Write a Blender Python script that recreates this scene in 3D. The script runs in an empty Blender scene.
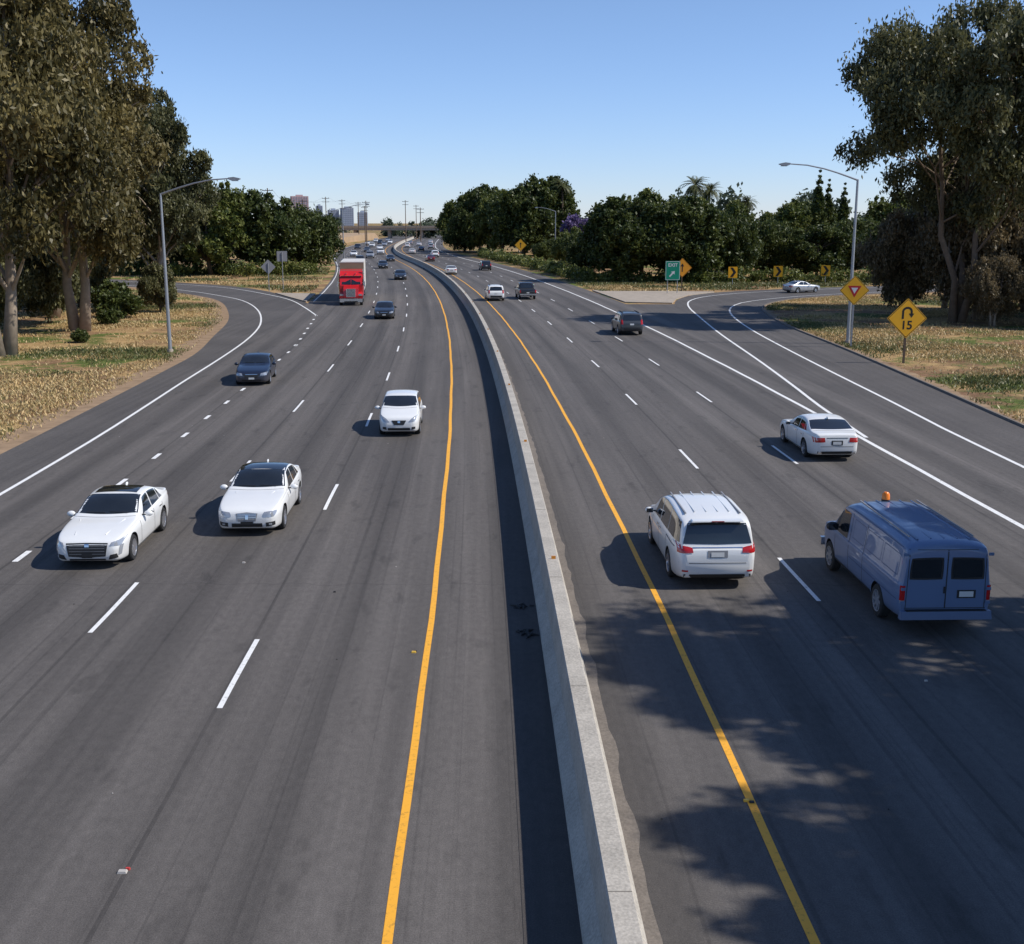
import bpy, bmesh, math, random
import numpy as np
from mathutils import Vector, Matrix
from mathutils.bvhtree import BVHTree
random.seed(7); rng=np.random.default_rng(7)
scene=bpy.context.scene
COL=scene.collection
# ------------------------------------------------------------------ helpers
def link(o,parent=None):
    COL.objects.link(o)
    if parent is not None: o.parent=parent
    return o
def empty(name,loc=(0,0,0),rz=0):
    e=bpy.data.objects.new(name,None); e.location=loc; e.rotation_euler=(0,0,rz); e.empty_display_size=.3
    return link(e)
def nd(t,kind,**kw):
    n=t.nodes.new(kind)
    for k,v in kw.items(): setattr(n,k,v)
    return n
def base_mat(name):
    m=bpy.data.materials.new(name); m.use_nodes=True
    t=m.node_tree; b=t.nodes['Principled BSDF']
    return m,t,b
def pm(name,color,rough=.6,metal=0,var=.12,scale=4,coat=0,bump=0,spec=.5,dirt=0):
    m,t,b=base_mat(name)
    tc=nd(t,'ShaderNodeTexCoord'); nz=nd(t,'ShaderNodeTexNoise'); nz.inputs['Scale'].default_value=scale
    nz.inputs['Detail'].default_value=5
    t.links.new(tc.outputs['Object'],nz.inputs['Vector'])
    mx=nd(t,'ShaderNodeMix',data_type='RGBA')
    mx.inputs[6].default_value=(*[c*(1-var) for c in color],1); mx.inputs[7].default_value=(*[min(1,c*(1+var)) for c in color],1)
    t.links.new(nz.outputs['Fac'],mx.inputs[0])
    out=mx.outputs[2]
    if dirt:   # road film on the lower body
        sp=nd(t,'ShaderNodeSeparateXYZ'); t.links.new(tc.outputs['Object'],sp.inputs[0])
        mr=nd(t,'ShaderNodeMapRange'); t.links.new(sp.outputs[2],mr.inputs[0])
        for i,q in enumerate((.2,.75,dirt,0)): mr.inputs[i+1].default_value=q
        m2=nd(t,'ShaderNodeMix',data_type='RGBA'); t.links.new(mr.outputs[0],m2.inputs[0]); t.links.new(out,m2.inputs[6]); m2.inputs[7].default_value=(.13,.11,.09,1); out=m2.outputs[2]
    t.links.new(out,b.inputs['Base Color'])
    b.inputs['Roughness'].default_value=rough; b.inputs['Metallic'].default_value=metal
    b.inputs['Coat Weight'].default_value=coat; b.inputs['Specular IOR Level'].default_value=spec
    if bump:
        bp=nd(t,'ShaderNodeBump'); bp.inputs['Strength'].default_value=bump; bp.inputs['Distance'].default_value=.02
        t.links.new(nz.outputs['Fac'],bp.inputs['Height']); t.links.new(bp.outputs[0],b.inputs['Normal'])
    return m
def mk_mesh(name,verts,faces,mats=(),midx=None,smooth=False):
    me=bpy.data.meshes.new(name); me.from_pydata([tuple(map(float,v)) for v in verts],[],[tuple(int(i) for i in f) for f in faces])
    for m in mats: me.materials.append(m)
    if midx is not None: me.polygons.foreach_set('material_index',list(midx))
    if smooth: me.polygons.foreach_set('use_smooth',[True]*len(me.polygons))
    me.update(); return me
def mk_obj(name,verts,faces,mats=(),midx=None,smooth=False,parent=None):
    return link(bpy.data.objects.new(name,mk_mesh(name,verts,faces,mats,midx,smooth)),parent)
def pchip(xs,ys,x):
    xs=np.array(xs,float); ys=np.array(ys,float); h=np.diff(xs); d=np.diff(ys)/h
    m=np.zeros(len(xs)); m[0]=d[0]; m[-1]=d[-1]
    for i in range(1,len(xs)-1):
        if d[i-1]*d[i]>0:
            w1=2*h[i]+h[i-1]; w2=h[i]+2*h[i-1]; m[i]=(w1+w2)/(w1/d[i-1]+w2/d[i])
    x=np.clip(x,xs[0],xs[-1]); k=np.clip(np.searchsorted(xs,x)-1,0,len(xs)-2)
    t=(x-xs[k])/h[k]
    return (2*t**3-3*t**2+1)*ys[k]+(t**3-2*t**2+t)*h[k]*m[k]+(-2*t**3+3*t**2)*ys[k+1]+(t**3-t**2)*h[k]*m[k+1]
class Geo:
    def __init__(s): s.v=[]; s.f=[]; s.m=[]; s.mats=[]
    def mi(s,mat):
        if mat not in s.mats: s.mats.append(mat)
        return s.mats.index(mat)
    def add(s,v,f,mat):
        o=len(s.v); s.v+= [tuple(p) for p in v]; i=s.mi(mat)
        for q in f: s.f.append([a+o for a in q]); s.m.append(i)
    def box(s,c,d,mat,taper=(1,1),tz=0):
        x,y,z=c; a,b,h=d[0]/2,d[1]/2,d[2]/2; tx,ty=taper
        v=[(x-a,y-b,z-h),(x+a,y-b,z-h),(x+a,y+b,z-h),(x-a,y+b,z-h),(x-a*tx,y-b*ty,z+h),(x+a*tx,y-b*ty,z+h),(x+a*tx,y+b*ty,z+h),(x-a*tx,y+b*ty,z+h)]
        s.add(v,[(0,3,2,1),(4,5,6,7),(0,1,5,4),(1,2,6,5),(2,3,7,6),(3,0,4,7)],mat)
    def tube(s,pts,rad,mat,n=8,cap=True):
        pts=[Vector(p) for p in pts]; v=[]; f=[]
        ref=Vector((0.3,0.9,0.1))
        for i,p in enumerate(pts):
            d=(pts[min(i+1,len(pts)-1)]-pts[max(i-1,0)]).normalized()
            a=d.cross(ref)
            if a.length<.05: a=d.cross(Vector((1,0,0)))
            a.normalize(); b=d.cross(a)
            for k in range(n):
                an=2*math.pi*k/n; v.append(p+(a*math.cos(an)+b*math.sin(an))*rad[i])
        for i in range(len(pts)-1):
            for k in range(n):
                f.append((i*n+k,i*n+(k+1)%n,(i+1)*n+(k+1)%n,(i+1)*n+k))
        if cap: f.append(tuple(range(n))[::-1]); f.append(tuple(range((len(pts)-1)*n,len(pts)*n)))
        s.add(v,f,mat)
    def ell(s,c,r,mat,n=12,m=7):
        v=[];f=[]
        for i in range(m+1):
            ph=math.pi*i/m
            for k in range(n):
                th=2*math.pi*k/n
                v.append((c[0]+r[0]*math.sin(ph)*math.cos(th),c[1]+r[1]*math.sin(ph)*math.sin(th),c[2]+r[2]*math.cos(ph)))
        for i in range(m):
            for k in range(n): f.append((i*n+k,(i+1)*n+k,(i+1)*n+(k+1)%n,i*n+(k+1)%n))
        s.add(v,f,mat)
    def prism(s,pts,y0,y1,mat,axis='y'):
        n=len(pts)
        def P(a,b,c): return (a,c,b) if axis=='y' else (c,a,b)
        v=[P(p[0],p[1],y0) for p in pts]+[P(p[0],p[1],y1) for p in pts]
        f=[tuple(range(n)),tuple(range(2*n-1,n-1,-1))]+[(i,(i+1)%n,n+(i+1)%n,n+i)[::-1] for i in range(n)]
        s.add(v,f,mat)
    def obj(s,name,parent=None,smooth=False,angle=None,fixn=False):
        me=mk_mesh(name,s.v,s.f,s.mats,s.m,smooth)
        if fixn:
            bm=bmesh.new(); bm.from_mesh(me); bmesh.ops.recalc_face_normals(bm,faces=bm.faces); bm.to_mesh(me); bm.free()
        if angle: me.set_sharp_from_angle(angle=math.radians(angle))
        return link(bpy.data.objects.new(name,me),parent)
# ------------------------------------------------------------------ alignment of the freeway (world metres)
YS=np.arange(-30,1001,1.0)
SL=np.interp(YS,[-30,0,260,420,520,1000],[-.0135,-.0135,-.1695,-.07,-.05,-.05])
XC=np.concatenate([[0],np.cumsum((SL[1:]+SL[:-1])/2)]); XC=XC-np.interp(0,YS,XC)+1.41
SA=np.concatenate([[0],np.cumsum(np.sqrt(1+((SL[1:]+SL[:-1])/2)**2))]); SA=SA-np.interp(0,YS,SA)
def C(y): return np.interp(y,YS,XC)
def S(y): return np.interp(y,YS,SL)
def A(y): return np.interp(y,YS,SA)
def PX(off,y): return C(y)+off*np.sqrt(1+S(y)**2)
def strip(name,ya,xa,yb,xb,z,mat,uv=None,nacross=1):
    n=len(ya); v=[];f=[];w=[]
    for i in range(n):
        for k in range(nacross+1):
            t=k/nacross
            v.append((xa[i]*(1-t)+xb[i]*t,ya[i]*(1-t)+yb[i]*t,z))
            if uv is not None: w.append((uv[0][i]*(1-t)+uv[1][i]*t,uv[2][i]))
    q=nacross+1
    for i in range(n-1):
        for k in range(nacross): f.append((i*q+k,i*q+k+1,(i+1)*q+k+1,(i+1)*q+k))
    me=mk_mesh(name,v,f,[mat])
    if uv is not None:
        l=me.uv_layers.new(name='UVMap')
        for lp in me.loops: l.data[lp.index].uv=w[lp.vertex_index]
    bm=bmesh.new(); bm.from_mesh(me); bm.normal_update()
    fl=[q for q in bm.faces if q.normal.z<0]
    if fl: bmesh.ops.reverse_faces(bm,faces=fl)
    bm.to_mesh(me); bm.free()
    return link(bpy.data.objects.new(name,me))
def rib(name,y0,y1,o0,o1,z,mat,step=2.0,nacross=1):
    ys=np.arange(y0,y1+.01,step)
    if ys[-1]<y1: ys=np.append(ys,y1)
    return strip(name,ys,PX(o0,ys),ys,PX(o1,ys),z,mat,uv=(np.full(len(ys),o0),np.full(len(ys),o1),A(ys)),nacross=nacross)
# ------------------------------------------------------------------ materials
def asphalt(name,lane0,basec=(.060,.058,.060),use_uv=True):
    m,t,b=base_mat(name); L=t.links.new
    tc=nd(t,'ShaderNodeTexCoord'); src=tc.outputs['UV' if use_uv else 'Object']
    def M(op,a,b_=None,c=None):
        n=nd(t,'ShaderNodeMath',operation=op)
        for i,x in enumerate((a,b_,c)):
            if x is None: continue
            if isinstance(x,(int,float)): n.inputs[i].default_value=x
            else: L(x,n.inputs[i])
        return n.outputs[0]
    def noise(scale,vec,det=4,rough=.6):
        mp=nd(t,'ShaderNodeMapping'); mp.inputs['Scale'].default_value=vec; L(src,mp.inputs['Vector'])
        n=nd(t,'ShaderNodeTexNoise'); n.inputs['Scale'].default_value=scale; n.inputs['Detail'].default_value=det; n.inputs['Roughness'].default_value=rough
        L(mp.outputs[0],n.inputs['Vector']); return n.outputs['Fac']
    def rng_(x,a,b_,lo,hi):
        n=nd(t,'ShaderNodeMapRange'); L(x,n.inputs[0])
        for i,q in enumerate((a,b_,lo,hi)): n.inputs[i+1].default_value=q
        return n.outputs[0]
    val=rng_(noise(1.0,(2.2,.035,1)),.3,.7,.80,1.18)
    val=M('MULTIPLY',val,rng_(noise(1.0,(.22,.03,1) if use_uv else (.1,.1,.1)),.3,.7,.80,1.18))
    val=M('MULTIPLY',val,rng_(noise(45,(1,1,1),3,.85),.3,.7,.62,1.40))
    val=M('MULTIPLY',val,rng_(noise(7,(1,.6,1),5,.75),.3,.7,.84,1.16))
    if use_uv:
        sp=nd(t,'ShaderNodeSeparateXYZ'); L(src,sp.inputs[0])
        fr=M('FRACT',M('DIVIDE',M('SUBTRACT',sp.outputs[0],lane0-367),3.67))
        d=M('MULTIPLY',M('ABSOLUTE',M('SUBTRACT',fr,.5)),2)
        cr=nd(t,'ShaderNodeFloatCurve'); L(d,cr.inputs[1])
        c=cr.mapping.curves[0]
        c.points[0].location=(0,.71); c.points[1].location=(1,.86)
        for p in ((.18,.79),(.36,.95),(.55,1.0),(.78,.93)): c.points.new(*p)
        cr.mapping.update()
        val=M('MULTIPLY',val,M('MULTIPLY',cr.outputs[0],1.09))
        sm=M('GREATER_THAN',d,.980); val=M('MULTIPLY',val,M('SUBTRACT',1,M('MULTIPLY',sm,M('MULTIPLY',noise(1.0,(.3,.12,1)),.55))))
        st=noise(1.0,(7,.018,1),2,.5); val=M('MULTIPLY',val,rng_(st,.60,.68,1,.80))
        ol=noise(1.0,(1.6,.5,1),3,.6); val=M('MULTIPLY',val,rng_(ol,.59,.70,1,.76))
        fj=M('FRACT',M('DIVIDE',M('ADD',sp.outputs[1],M('MULTIPLY',noise(.8,(1,.1,1)),.8)),27.0))
        jt=M('LESS_THAN',fj,.0018)
        val=M('MULTIPLY',val,M('SUBTRACT',1,M('MULTIPLY',jt,.20)))
        bk=nd(t,'ShaderNodeTexWhiteNoise',noise_dimensions='2D'); cb=nd(t,'ShaderNodeCombineXYZ')
        L(M('FLOOR',M('DIVIDE',M('SUBTRACT',sp.outputs[0],lane0-367),3.67)),cb.inputs[0]); L(M('FLOOR',M('DIVIDE',sp.outputs[1],97.0)),cb.inputs[1]); L(cb.outputs[0],bk.inputs['Vector'])
        val=M('MULTIPLY',val,rng_(bk.outputs['Value'],0,1,.92,1.07))
    mx=nd(t,'ShaderNodeVectorMath',operation='SCALE'); mx.inputs[0].default_value=basec; L(val,mx.inputs['Scale'])
    L(mx.outputs[0],b.inputs['Base Color']); b.inputs['Roughness'].default_value=.82; b.inputs['Specular IOR Level'].default_value=.35
    bp=nd(t,'ShaderNodeBump'); bp.inputs['Strength'].default_value=.4; bp.inputs['Distance'].default_value=.012
    L(noise(60,(1,1,1),2,.8),bp.inputs['Height']); L(bp.outputs[0],b.inputs['Normal'])
    return m
def paint(name,color,wear=.5):
    m,t,b=base_mat(name); L=t.links.new
    tc=nd(t,'ShaderNodeTexCoord'); n=nd(t,'ShaderNodeTexNoise'); n.inputs['Scale'].default_value=9; n.inputs['Detail'].default_value=8; n.inputs['Roughness'].default_value=.82
    L(tc.outputs['Object'],n.inputs['Vector'])
    cr=nd(t,'ShaderNodeValToRGB'); cr.color_ramp.elements[0].position=wear-.13; cr.color_ramp.elements[1].position=wear+.04
    cr.color_ramp.elements[0].color=(color[0]*.30+.03,color[1]*.30+.03,color[2]*.30+.02,1); cr.color_ramp.elements[1].color=(*color,1)
    L(n.outputs['Fac'],cr.inputs[0]); L(cr.outputs[0],b.inputs['Base Color']); b.inputs['Roughness'].default_value=.65
    return m
def concrete(name,color=(.40,.37,.32)):
    m,t,b=base_mat(name); L=t.links.new
    tc=nd(t,'ShaderNodeTexCoord')
    n=nd(t,'ShaderNodeTexNoise'); n.inputs['Scale'].default_value=1.3; n.inputs['Detail'].default_value=9; n.inputs['Roughness'].default_value=.7; L(tc.outputs['Object'],n.inputs['Vector'])
    n2=nd(t,'ShaderNodeTexNoise'); n2.inputs['Scale'].default_value=25; n2.inputs['Detail'].default_value=5; L(tc.outputs['Object'],n2.inputs['Vector'])
    mm=nd(t,'ShaderNodeMath',operation='ADD'); L(n.outputs['Fac'],mm.inputs[0]); L(n2.outputs['Fac'],mm.inputs[1])
    cr=nd(t,'ShaderNodeValToRGB'); e=cr.color_ramp.elements
    e[0].position=.38; e[0].color=(*[c*.60 for c in color],1); e[1].position=.62; e[1].color=(*color,1)
    mh=nd(t,'ShaderNodeMath',operation='MULTIPLY'); mh.inputs[1].default_value=.5; L(mm.outputs[0],mh.inputs[0]); L(mh.outputs[0],cr.inputs[0])
    L(cr.outputs[0],b.inputs['Base Color']); b.inputs['Roughness'].default_value=.85
    bp=nd(t,'ShaderNodeBump'); bp.inputs['Strength'].default_value=.3; bp.inputs['Distance'].default_value=.02; L(n2.outputs['Fac'],bp.inputs['Height']); L(bp.outputs[0],b.inputs['Normal'])
    return m
M_SB=asphalt('asphalt_southbound',-2.7,(.103,.092,.083)); M_NB=asphalt('asphalt_northbound',2.5,(.100,.090,.082)); M_RP=asphalt('asphalt_ramp',0,(.090,.081,.074),False)
M_GUT=asphalt('asphalt_gutter',0,(.068,.060,.054),False)
M_WH=paint('white_road_paint',(.78,.77,.74),.43); M_YE=paint('yellow_road_paint',(.85,.40,.03),.43)
M_CON=concrete('barrier_concrete',(.50,.455,.385)); M_CON2=concrete('pale_concrete',(.44,.37,.29)); M_DUST=concrete('shoulder_grit',(.20,.17,.14))
# ------------------------------------------------------------------ ground
def ground_mat():
    m,t,b=base_mat('dry_grass_and_dirt'); L=t.links.new
    tc=nd(t,'ShaderNodeTexCoord')
    def N(s,d=6,r=.6):
        n=nd(t,'ShaderNodeTexNoise'); n.inputs['Scale'].default_value=s; n.inputs['Detail'].default_value=d; n.inputs['Roughness'].default_value=r
        L(tc.outputs['Object'],n.inputs['Vector']); return n.outputs['Fac']
    def ramp(f,p0,c0,p1,c1):
        cr=nd(t,'ShaderNodeValToRGB'); e=cr.color_ramp.elements; e[0].position=p0; e[0].color=(*c0,1); e[1].position=p1; e[1].color=(*c1,1); L(f,cr.inputs[0]); return cr.outputs[0]
    def mix(f,a,c):
        x=nd(t,'ShaderNodeMix',data_type='RGBA'); L(f,x.inputs[0]); L(a,x.inputs[6]); L(c,x.inputs[7]); return x.outputs[2]
    dry=ramp(N(1.6,9,.75),.3,(.26,.16,.07),.7,(.56,.38,.18))
    soil=ramp(N(1.1,9,.75),.3,(.13,.075,.04),.7,(.32,.19,.11))
    grn=ramp(N(2,9,.75),.3,(.05,.075,.018),.7,(.16,.19,.05))
    f1=ramp(N(.11,7,.7),.45,(0,0,0),.56,(1,1,1)); f2=ramp(N(.085,8,.72),.510,(0,0,0),.56,(1,1,1))
    c=mix(f1,dry,soil); c=mix(f2,c,grn)
    L(c,b.inputs['Base Color']); b.inputs['Roughness'].default_value=.95; b.inputs['Specular IOR Level'].default_value=.1
    bp=nd(t,'ShaderNodeBump'); bp.inputs['Strength'].default_value=.8; bp.inputs['Distance'].default_value=.12; L(N(3.5,9,.8),bp.inputs['Height']); L(bp.outputs[0],b.inputs['Normal'])
    return m
M_GR=ground_mat()
g=8000
mk_obj('ground',[(-g,-200,0),(g,-200,0),(g,g,0),(-g,g,0)],[(0,1,2,3)],[M_GR])
M_SAND=pm('sandy_verge_soil',(.29,.20,.125),.95,var=.5,scale=1.4,bump=.5,spec=.1)
ly=np.concatenate([np.arange(-30,77,4),[89.6,101,113,131,143.8,158,172,181,186]]); lx=np.concatenate([PX(-19.6,np.arange(-30,77,4)),[-23.1,-24.9,-27.7,-33.4,-41,-52,-70,-95,-130.]])
iy=np.concatenate([np.arange(-30,113,5),[118,125,133,146,157,168,181,189,194]]); ix=np.concatenate([PX(-14.5,np.arange(-30,113,5)),[-20.2,-22.0,-25.2,-30.4,-36.8,-47,-66,-93,-130.]])
def resample(x,y,n,smooth=True):
    x=np.array(x,float);y=np.array(y,float)
    d=np.concatenate([[0],np.cumsum(np.hypot(np.diff(x),np.diff(y)))]); s=np.linspace(0,d[-1],n)
    if smooth: return pchip(d,x,s),pchip(d,y,s)
    return np.interp(s,d,x),np.interp(s,d,y)
lxr,lyr=resample(lx,ly,160); ixr,iyr=resample(ix,iy,160)
strip('ramp_road',iyr,ixr,lyr,lxr,.010,M_RP,nacross=2)
ry=np.array([-30,0,30,40,47.9,56,70,80,95.6,110,118,124.7,134,143,149,152,153]); rx=np.array([PX(21.6,-30),PX(21.6,0),PX(21.4,30),21.7,21.8,22.1,22.6,22.9,23.1,24.2,25.4,27.6,34,47,65,95,140.])
by=np.array([-30,0,30,60,90,105,116,122,128,135,141,146,152,158,163,166,167]); bx=np.array([PX(13.,-30),PX(13.,0),PX(13.,30),PX(13.,60),PX(13.,90),PX(13.6,105),PX(14.5,116),17.0,18.0,19.9,22.5,26.5,35,46,62,93,140.])
rxr,ryr=resample(rx,ry,160); bxr,byr=resample(bx,by,160)
strip('exit_ramp_road',byr,bxr,ryr,rxr,.010,M_RP,nacross=2)
strip('gore_road',np.array([60,90,105,116,124]),PX(13.2,np.array([60,90,105,116,124])),np.array([60,90,105,116,124]),np.array([PX(15,60),17.3,18.4,18.6,18.4]),.006,M_RP)
def rag(y,s): return s*(np.sin(y*.9)+.7*np.sin(y*2.1+1)+.5*np.sin(y*.37+2))
lxf,lyf=resample(lx,ly,1400); rxf,ryf=resample(rx,ry,1400)
RR=np.random.default_rng(8)
strip('sandy_verge',lyf,lxf,lyf,lxf-1.0-np.abs(rag(lyf*.8,.42))-RR.uniform(0,.6,1400),.006,M_SAND)
strip('sandy_verge',ryf,rxf,ryf,rxf+.5+np.abs(rag(ryf,.2))+RR.uniform(0,.35,1400),.005,M_SAND)
rib('freeway_road',-30,900,-17.0,-.30,.016,M_SB,nacross=6)
rib('freeway_road',-30,900,.30,17.0,.016,M_NB,nacross=6)
rib('barrier_gutter',-30,900,-1.05,-.25,.022,M_GUT)
ys_=np.arange(-30,400,.5); strip('barrier_gutter',ys_,PX(.35,ys_),ys_,PX(.60,ys_)+np.abs(rag(ys_*1.7,.05)),.022,M_DUST)
ZP=.0215
Gm=Geo()
def line(off0,off1,y0,y1,w,mat,z=ZP,step=2):
    ys=np.arange(y0,y1+.001,step)
    if ys[-1]<y1: ys=np.append(ys,y1)
    if off1 is None: off1=off0
    o=np.interp(ys,[y0,y1],[off0,off1]); x=PX(o,ys)+(.012*np.sin(ys*.31)+.01*np.sin(ys*.83)); n=len(ys)
    v=[(x[i]-w/2,ys[i],z) for i in range(n)]+[(x[i]+w/2,ys[i],z) for i in range(n)]
    Gm.add(v,[(i,n+i,n+i+1,i+1) for i in range(n-1)],mat)
def pline(pts,w,mat,z=ZP):
    x,y=resample([p[0] for p in pts],[p[1] for p in pts],80)
    dx=np.gradient(x);dy=np.gradient(y);l=np.hypot(dx,dy);nx=dy/l;ny=-dx/l;n=80
    v=[(x[i]-nx[i]*w/2,y[i]-ny[i]*w/2,z) for i in range(n)]+[(x[i]+nx[i]*w/2,y[i]+ny[i]*w/2,z) for i in range(n)]
    Gm.add(v,[(i,n+i,n+i+1,i+1) for i in range(n-1)],mat)
line(-2.7,None,-30,800,.13,M_YE); line(2.5,None,-30,800,.13,M_YE)
def dashes(off,y0,y1,per,ln,w):
    y=y0
    while y<y1:
        if y-ln/2>-30: line(off,None,y-ln/2,y+ln/2,w,M_WH,step=1.3)
        y+=per
dashes(-6.3,21.1-14.63*3,600,14.63,3.5,.105); dashes(-9.95,25.0-14.63*3,600,14.63,3.5,.105)
dashes(6.2,27.1-14.63*3,600,14.63,3.5,.105); dashes(9.97,27.9-14.63*3,600,14.63,3.5,.105)
dashes(-13.6,29.0-4.4*10,82,4.4,1.0,.16)
y=82
while y<112:
    line(-13.6-(y-80)*.04,None,y-.5,y+.5,.19,M_WH); y+=4.4
dashes(-13.6,140,600,14.63,3.5,.11)
line(-16.6,None,128,600,.12,M_WH)
pline([(PX(-17.05,-30),-30),(PX(-17.05,0),0),(PX(-17.0,30),30),(-16.85,45.),(-17.5,55),(-18.0,62),(-18.7,73),(-19.6,84.3),(-21,95.6),(-23,106),(-26.2,118.4),(-30.6,130.7),(-35.7,139.8),(-40.5,147),(-52,160),(-70,171.5),(-95,182),(-130,189)],.15,M_WH)
pline([(PX(-14.6,108),108),(-21.3,119),(-25,130.7),(-31.0,143.3),(-38,155),(-48,165),(-66,177.5),(-93,187),(-130,192)],.15,M_WH)
line(14.0,None,-30,600,.19,M_WH)
pline([(PX(14.25,46),46),(14.65,54),(15.0,60),(15.6,72),(16.3,89.6),(17.4,108),(18.1,118),(19.3,127),(21.9,135),(27.8,143),(36.5,149.5),(46,154.5),(62,159.5),(95,163),(140,164)],.17,M_WH)
pline([(PX(17.6,-30),-30),(PX(17.6,0),0),(18.35,30),(18.3,40),(18.3,46.2),(18.5,54.6),(18.7,67),(19.3,89.6),(20.2,104),(21.6,115),(24.5,125),(29.8,133),(37,139.7),(47,146),(64,151.6),(95,154.5),(140,155.5)],.17,M_WH)
Gm.obj('lane_markings')
def island(name,pts,h,mat):
    G=Geo(); n=len(pts)
    G.add([(*p,0) for p in pts]+[(*p,h) for p in pts],[tuple(range(n,2*n))]+[(i,(i+1)%n,n+(i+1)%n,n+i) for i in range(n)],mat)
    return G.obj(name,fixn=True)
island('concrete_traffic_island',[(PX(17.3,126),126),(17.2,124.5),(18.6,131.5),(21,138.5),(25.2,144.8),(PX(17.3,148),148)],.13,M_CON2)
island('concrete_traffic_island',[(-22.6,127),(PX(-17.3,127),127),(PX(-17.3,141),141),(-29,142.3),(-25.8,134.5)],.13,M_CON2)
def kerb(name,x,y,side,w=.15,h=.11):
    n=len(x); dx=np.gradient(x);dy=np.gradient(y);l=np.hypot(dx,dy);nx=dy/l*side;ny=-dx/l*side
    G=Geo(); pr=[(0,.0),(0.03,h),(w,h),(w+.01,0)]
    v=[]
    for i in range(n):
        for a,z in pr: v.append((x[i]+nx[i]*a,y[i]+ny[i]*a,z))
    f=[(i*4+k,i*4+k+1,(i+1)*4+k+1,(i+1)*4+k) for i in range(n-1) for k in range(3)]
    G.add(v,f,M_DUST); return G.obj(name,fixn=True)
kerb('kerb',rxr,ryr,1)
# ------------------------------------------------------------------ median barrier
def barrier():
    ys=np.arange(-30,800,1.0); prof=[(-.34,0),(-.32,.09),(-.15,.34),(-.10,.9),(-.08,.93),(.20,.93),(.22,.9),(.27,.34),(.43,.09),(.45,0)]
    G=Geo(); v=[]; m=len(prof)
    for y in ys:
        for o,z in prof: v.append((PX(o,y),y,z+ .016*(z==0)))
    f=[(i*m+k,(i+1)*m+k,(i+1)*m+k+1,i*m+k+1) for i in range(len(ys)-1) for k in range(m-1)]
    f.append(tuple(range(m)))
    G.add(v,f,M_CON)
    o=G.obj('median_barrier',fixn=True)
    J=Geo(); jm=pm('joint_sealant',(.2,.18,.15),.9); rf=pm('amber_reflector',(.7,.25,.02),.3)
    for y in np.arange(6,300,6.1):
        J.box((PX(.06,y),y,.932),(.28,.012,.006),jm)
    for y in np.arange(25.7,400,14.6):
        J.box((PX(0.10,y),y,.965),(.10,.03,.07),rf)
    J.obj('joints',parent=o)
barrier()
DB=Geo(); m1=pm('road_debris_dark',(.03,.03,.03),.8); m2=pm('road_debris_pale',(.45,.42,.38),.8); m3=pm('yellow_marker',(.75,.45,.05),.4); m4=pm('red_marker',(.5,.05,.04),.4)
for (x,y,s,m) in [(-5.25,14.0,.08,m2),(-5.20,14.07,.04,m4),(-2.0,22.1,.06,m3),(-1.98,22.15,.05,m1),(3.55,15.95,.06,m3),(3.62,15.9,.05,m1),(7.9,20.6,.04,m2),(.45,25.0,.07,m1),(-4.2,26,.04,m1),(-6.9,28.4,.05,m2)]:
    DB.box((x,y,.03),(s*1.6,s,.03),m,taper=(.8,.8))
for cx,cy_ in ((.25,25.0),(.32,23.3),(.36,23.1)):   # shredded tyre scraps by the barrier foot
    for k in range(5):
        x=cx+rng.normal(0,.10); y=cy_+rng.normal(0,.16); a=rng.uniform(0,3.1); l=rng.uniform(.06,.2)
        DB.tube([(x-math.cos(a)*l,y-math.sin(a)*l,.03),(x,y,.055),(x+math.cos(a+.6)*l,y+math.sin(a+.6)*l,.03)],[.01,.035,.012],m1,5)
for k in range(45):
    y=rng.uniform(14,70); o=rng.choice([rng.uniform(-16.8,-.6),rng.uniform(.6,16)]); DB.box((PX(o,y),y,.026),(rng.uniform(.015,.035),rng.uniform(.015,.03),.012),rng.choice([m1,m1,m2]),taper=(.6,.6))
DB.obj('road_debris')
# ------------------------------------------------------------------ vehicles
M_GLASS=pm('car_window_glass',(.016,.019,.022),.05,var=.6,scale=1.2,spec=.7,coat=.4)
M_TYRE=pm('tyre_rubber',(.02,.02,.02),.85); M_RIM=pm('alloy_rim',(.55,.55,.57),.3,metal=.8); M_BLK=pm('black_plastic',(.018,.018,.019),.55); M_DK=pm('wheel_well_and_recess_shade',(.006,.006,.006),.95)
M_CHR=pm('chrome_trim',(.75,.75,.76),.18,metal=1); M_RED=pm('tail_lamp_red',(.42,.012,.012),.2,coat=.5); M_LAMP=pm('head_lamp_clear',(.36,.38,.41),.12,coat=.8,metal=.3)
M_AMB=pm('amber_lens',(.85,.22,.02),.25); M_PLATE=pm('number_plate',(.62,.62,.6),.5); M_SEAM=pm('panel_gap',(.03,.03,.03),.8)
M_GREYT=pm('grey_trim',(.25,.25,.26),.45)
def carpaint(name,c,metal=0,rough=.32,dirt=.3): return pm(name,c,rough,metal=metal,var=.05,scale=1.5,coat=.6,spec=.5,dirt=dirt)
PW=carpaint('white_car_paint',(.76,.76,.74)); PBK=carpaint('black_car_paint',(.012,.013,.016)); PNV=carpaint('navy_car_paint',(.010,.016,.036)); PSV=carpaint('silver_car_paint',(.42,.43,.45),.4)
PBL=carpaint('blue_van_paint',(.105,.165,.29),0,.5,.35); PGR=carpaint('grey_car_paint',(.06,.065,.07),.3); PRD=carpaint('red_truck_paint',(.60,.012,.012)); PMR=carpaint('maroon_car_paint',(.12,.02,.025))
M_SEAMB=pm('blue_panel_swage',(.05,.085,.17),.6)
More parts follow.
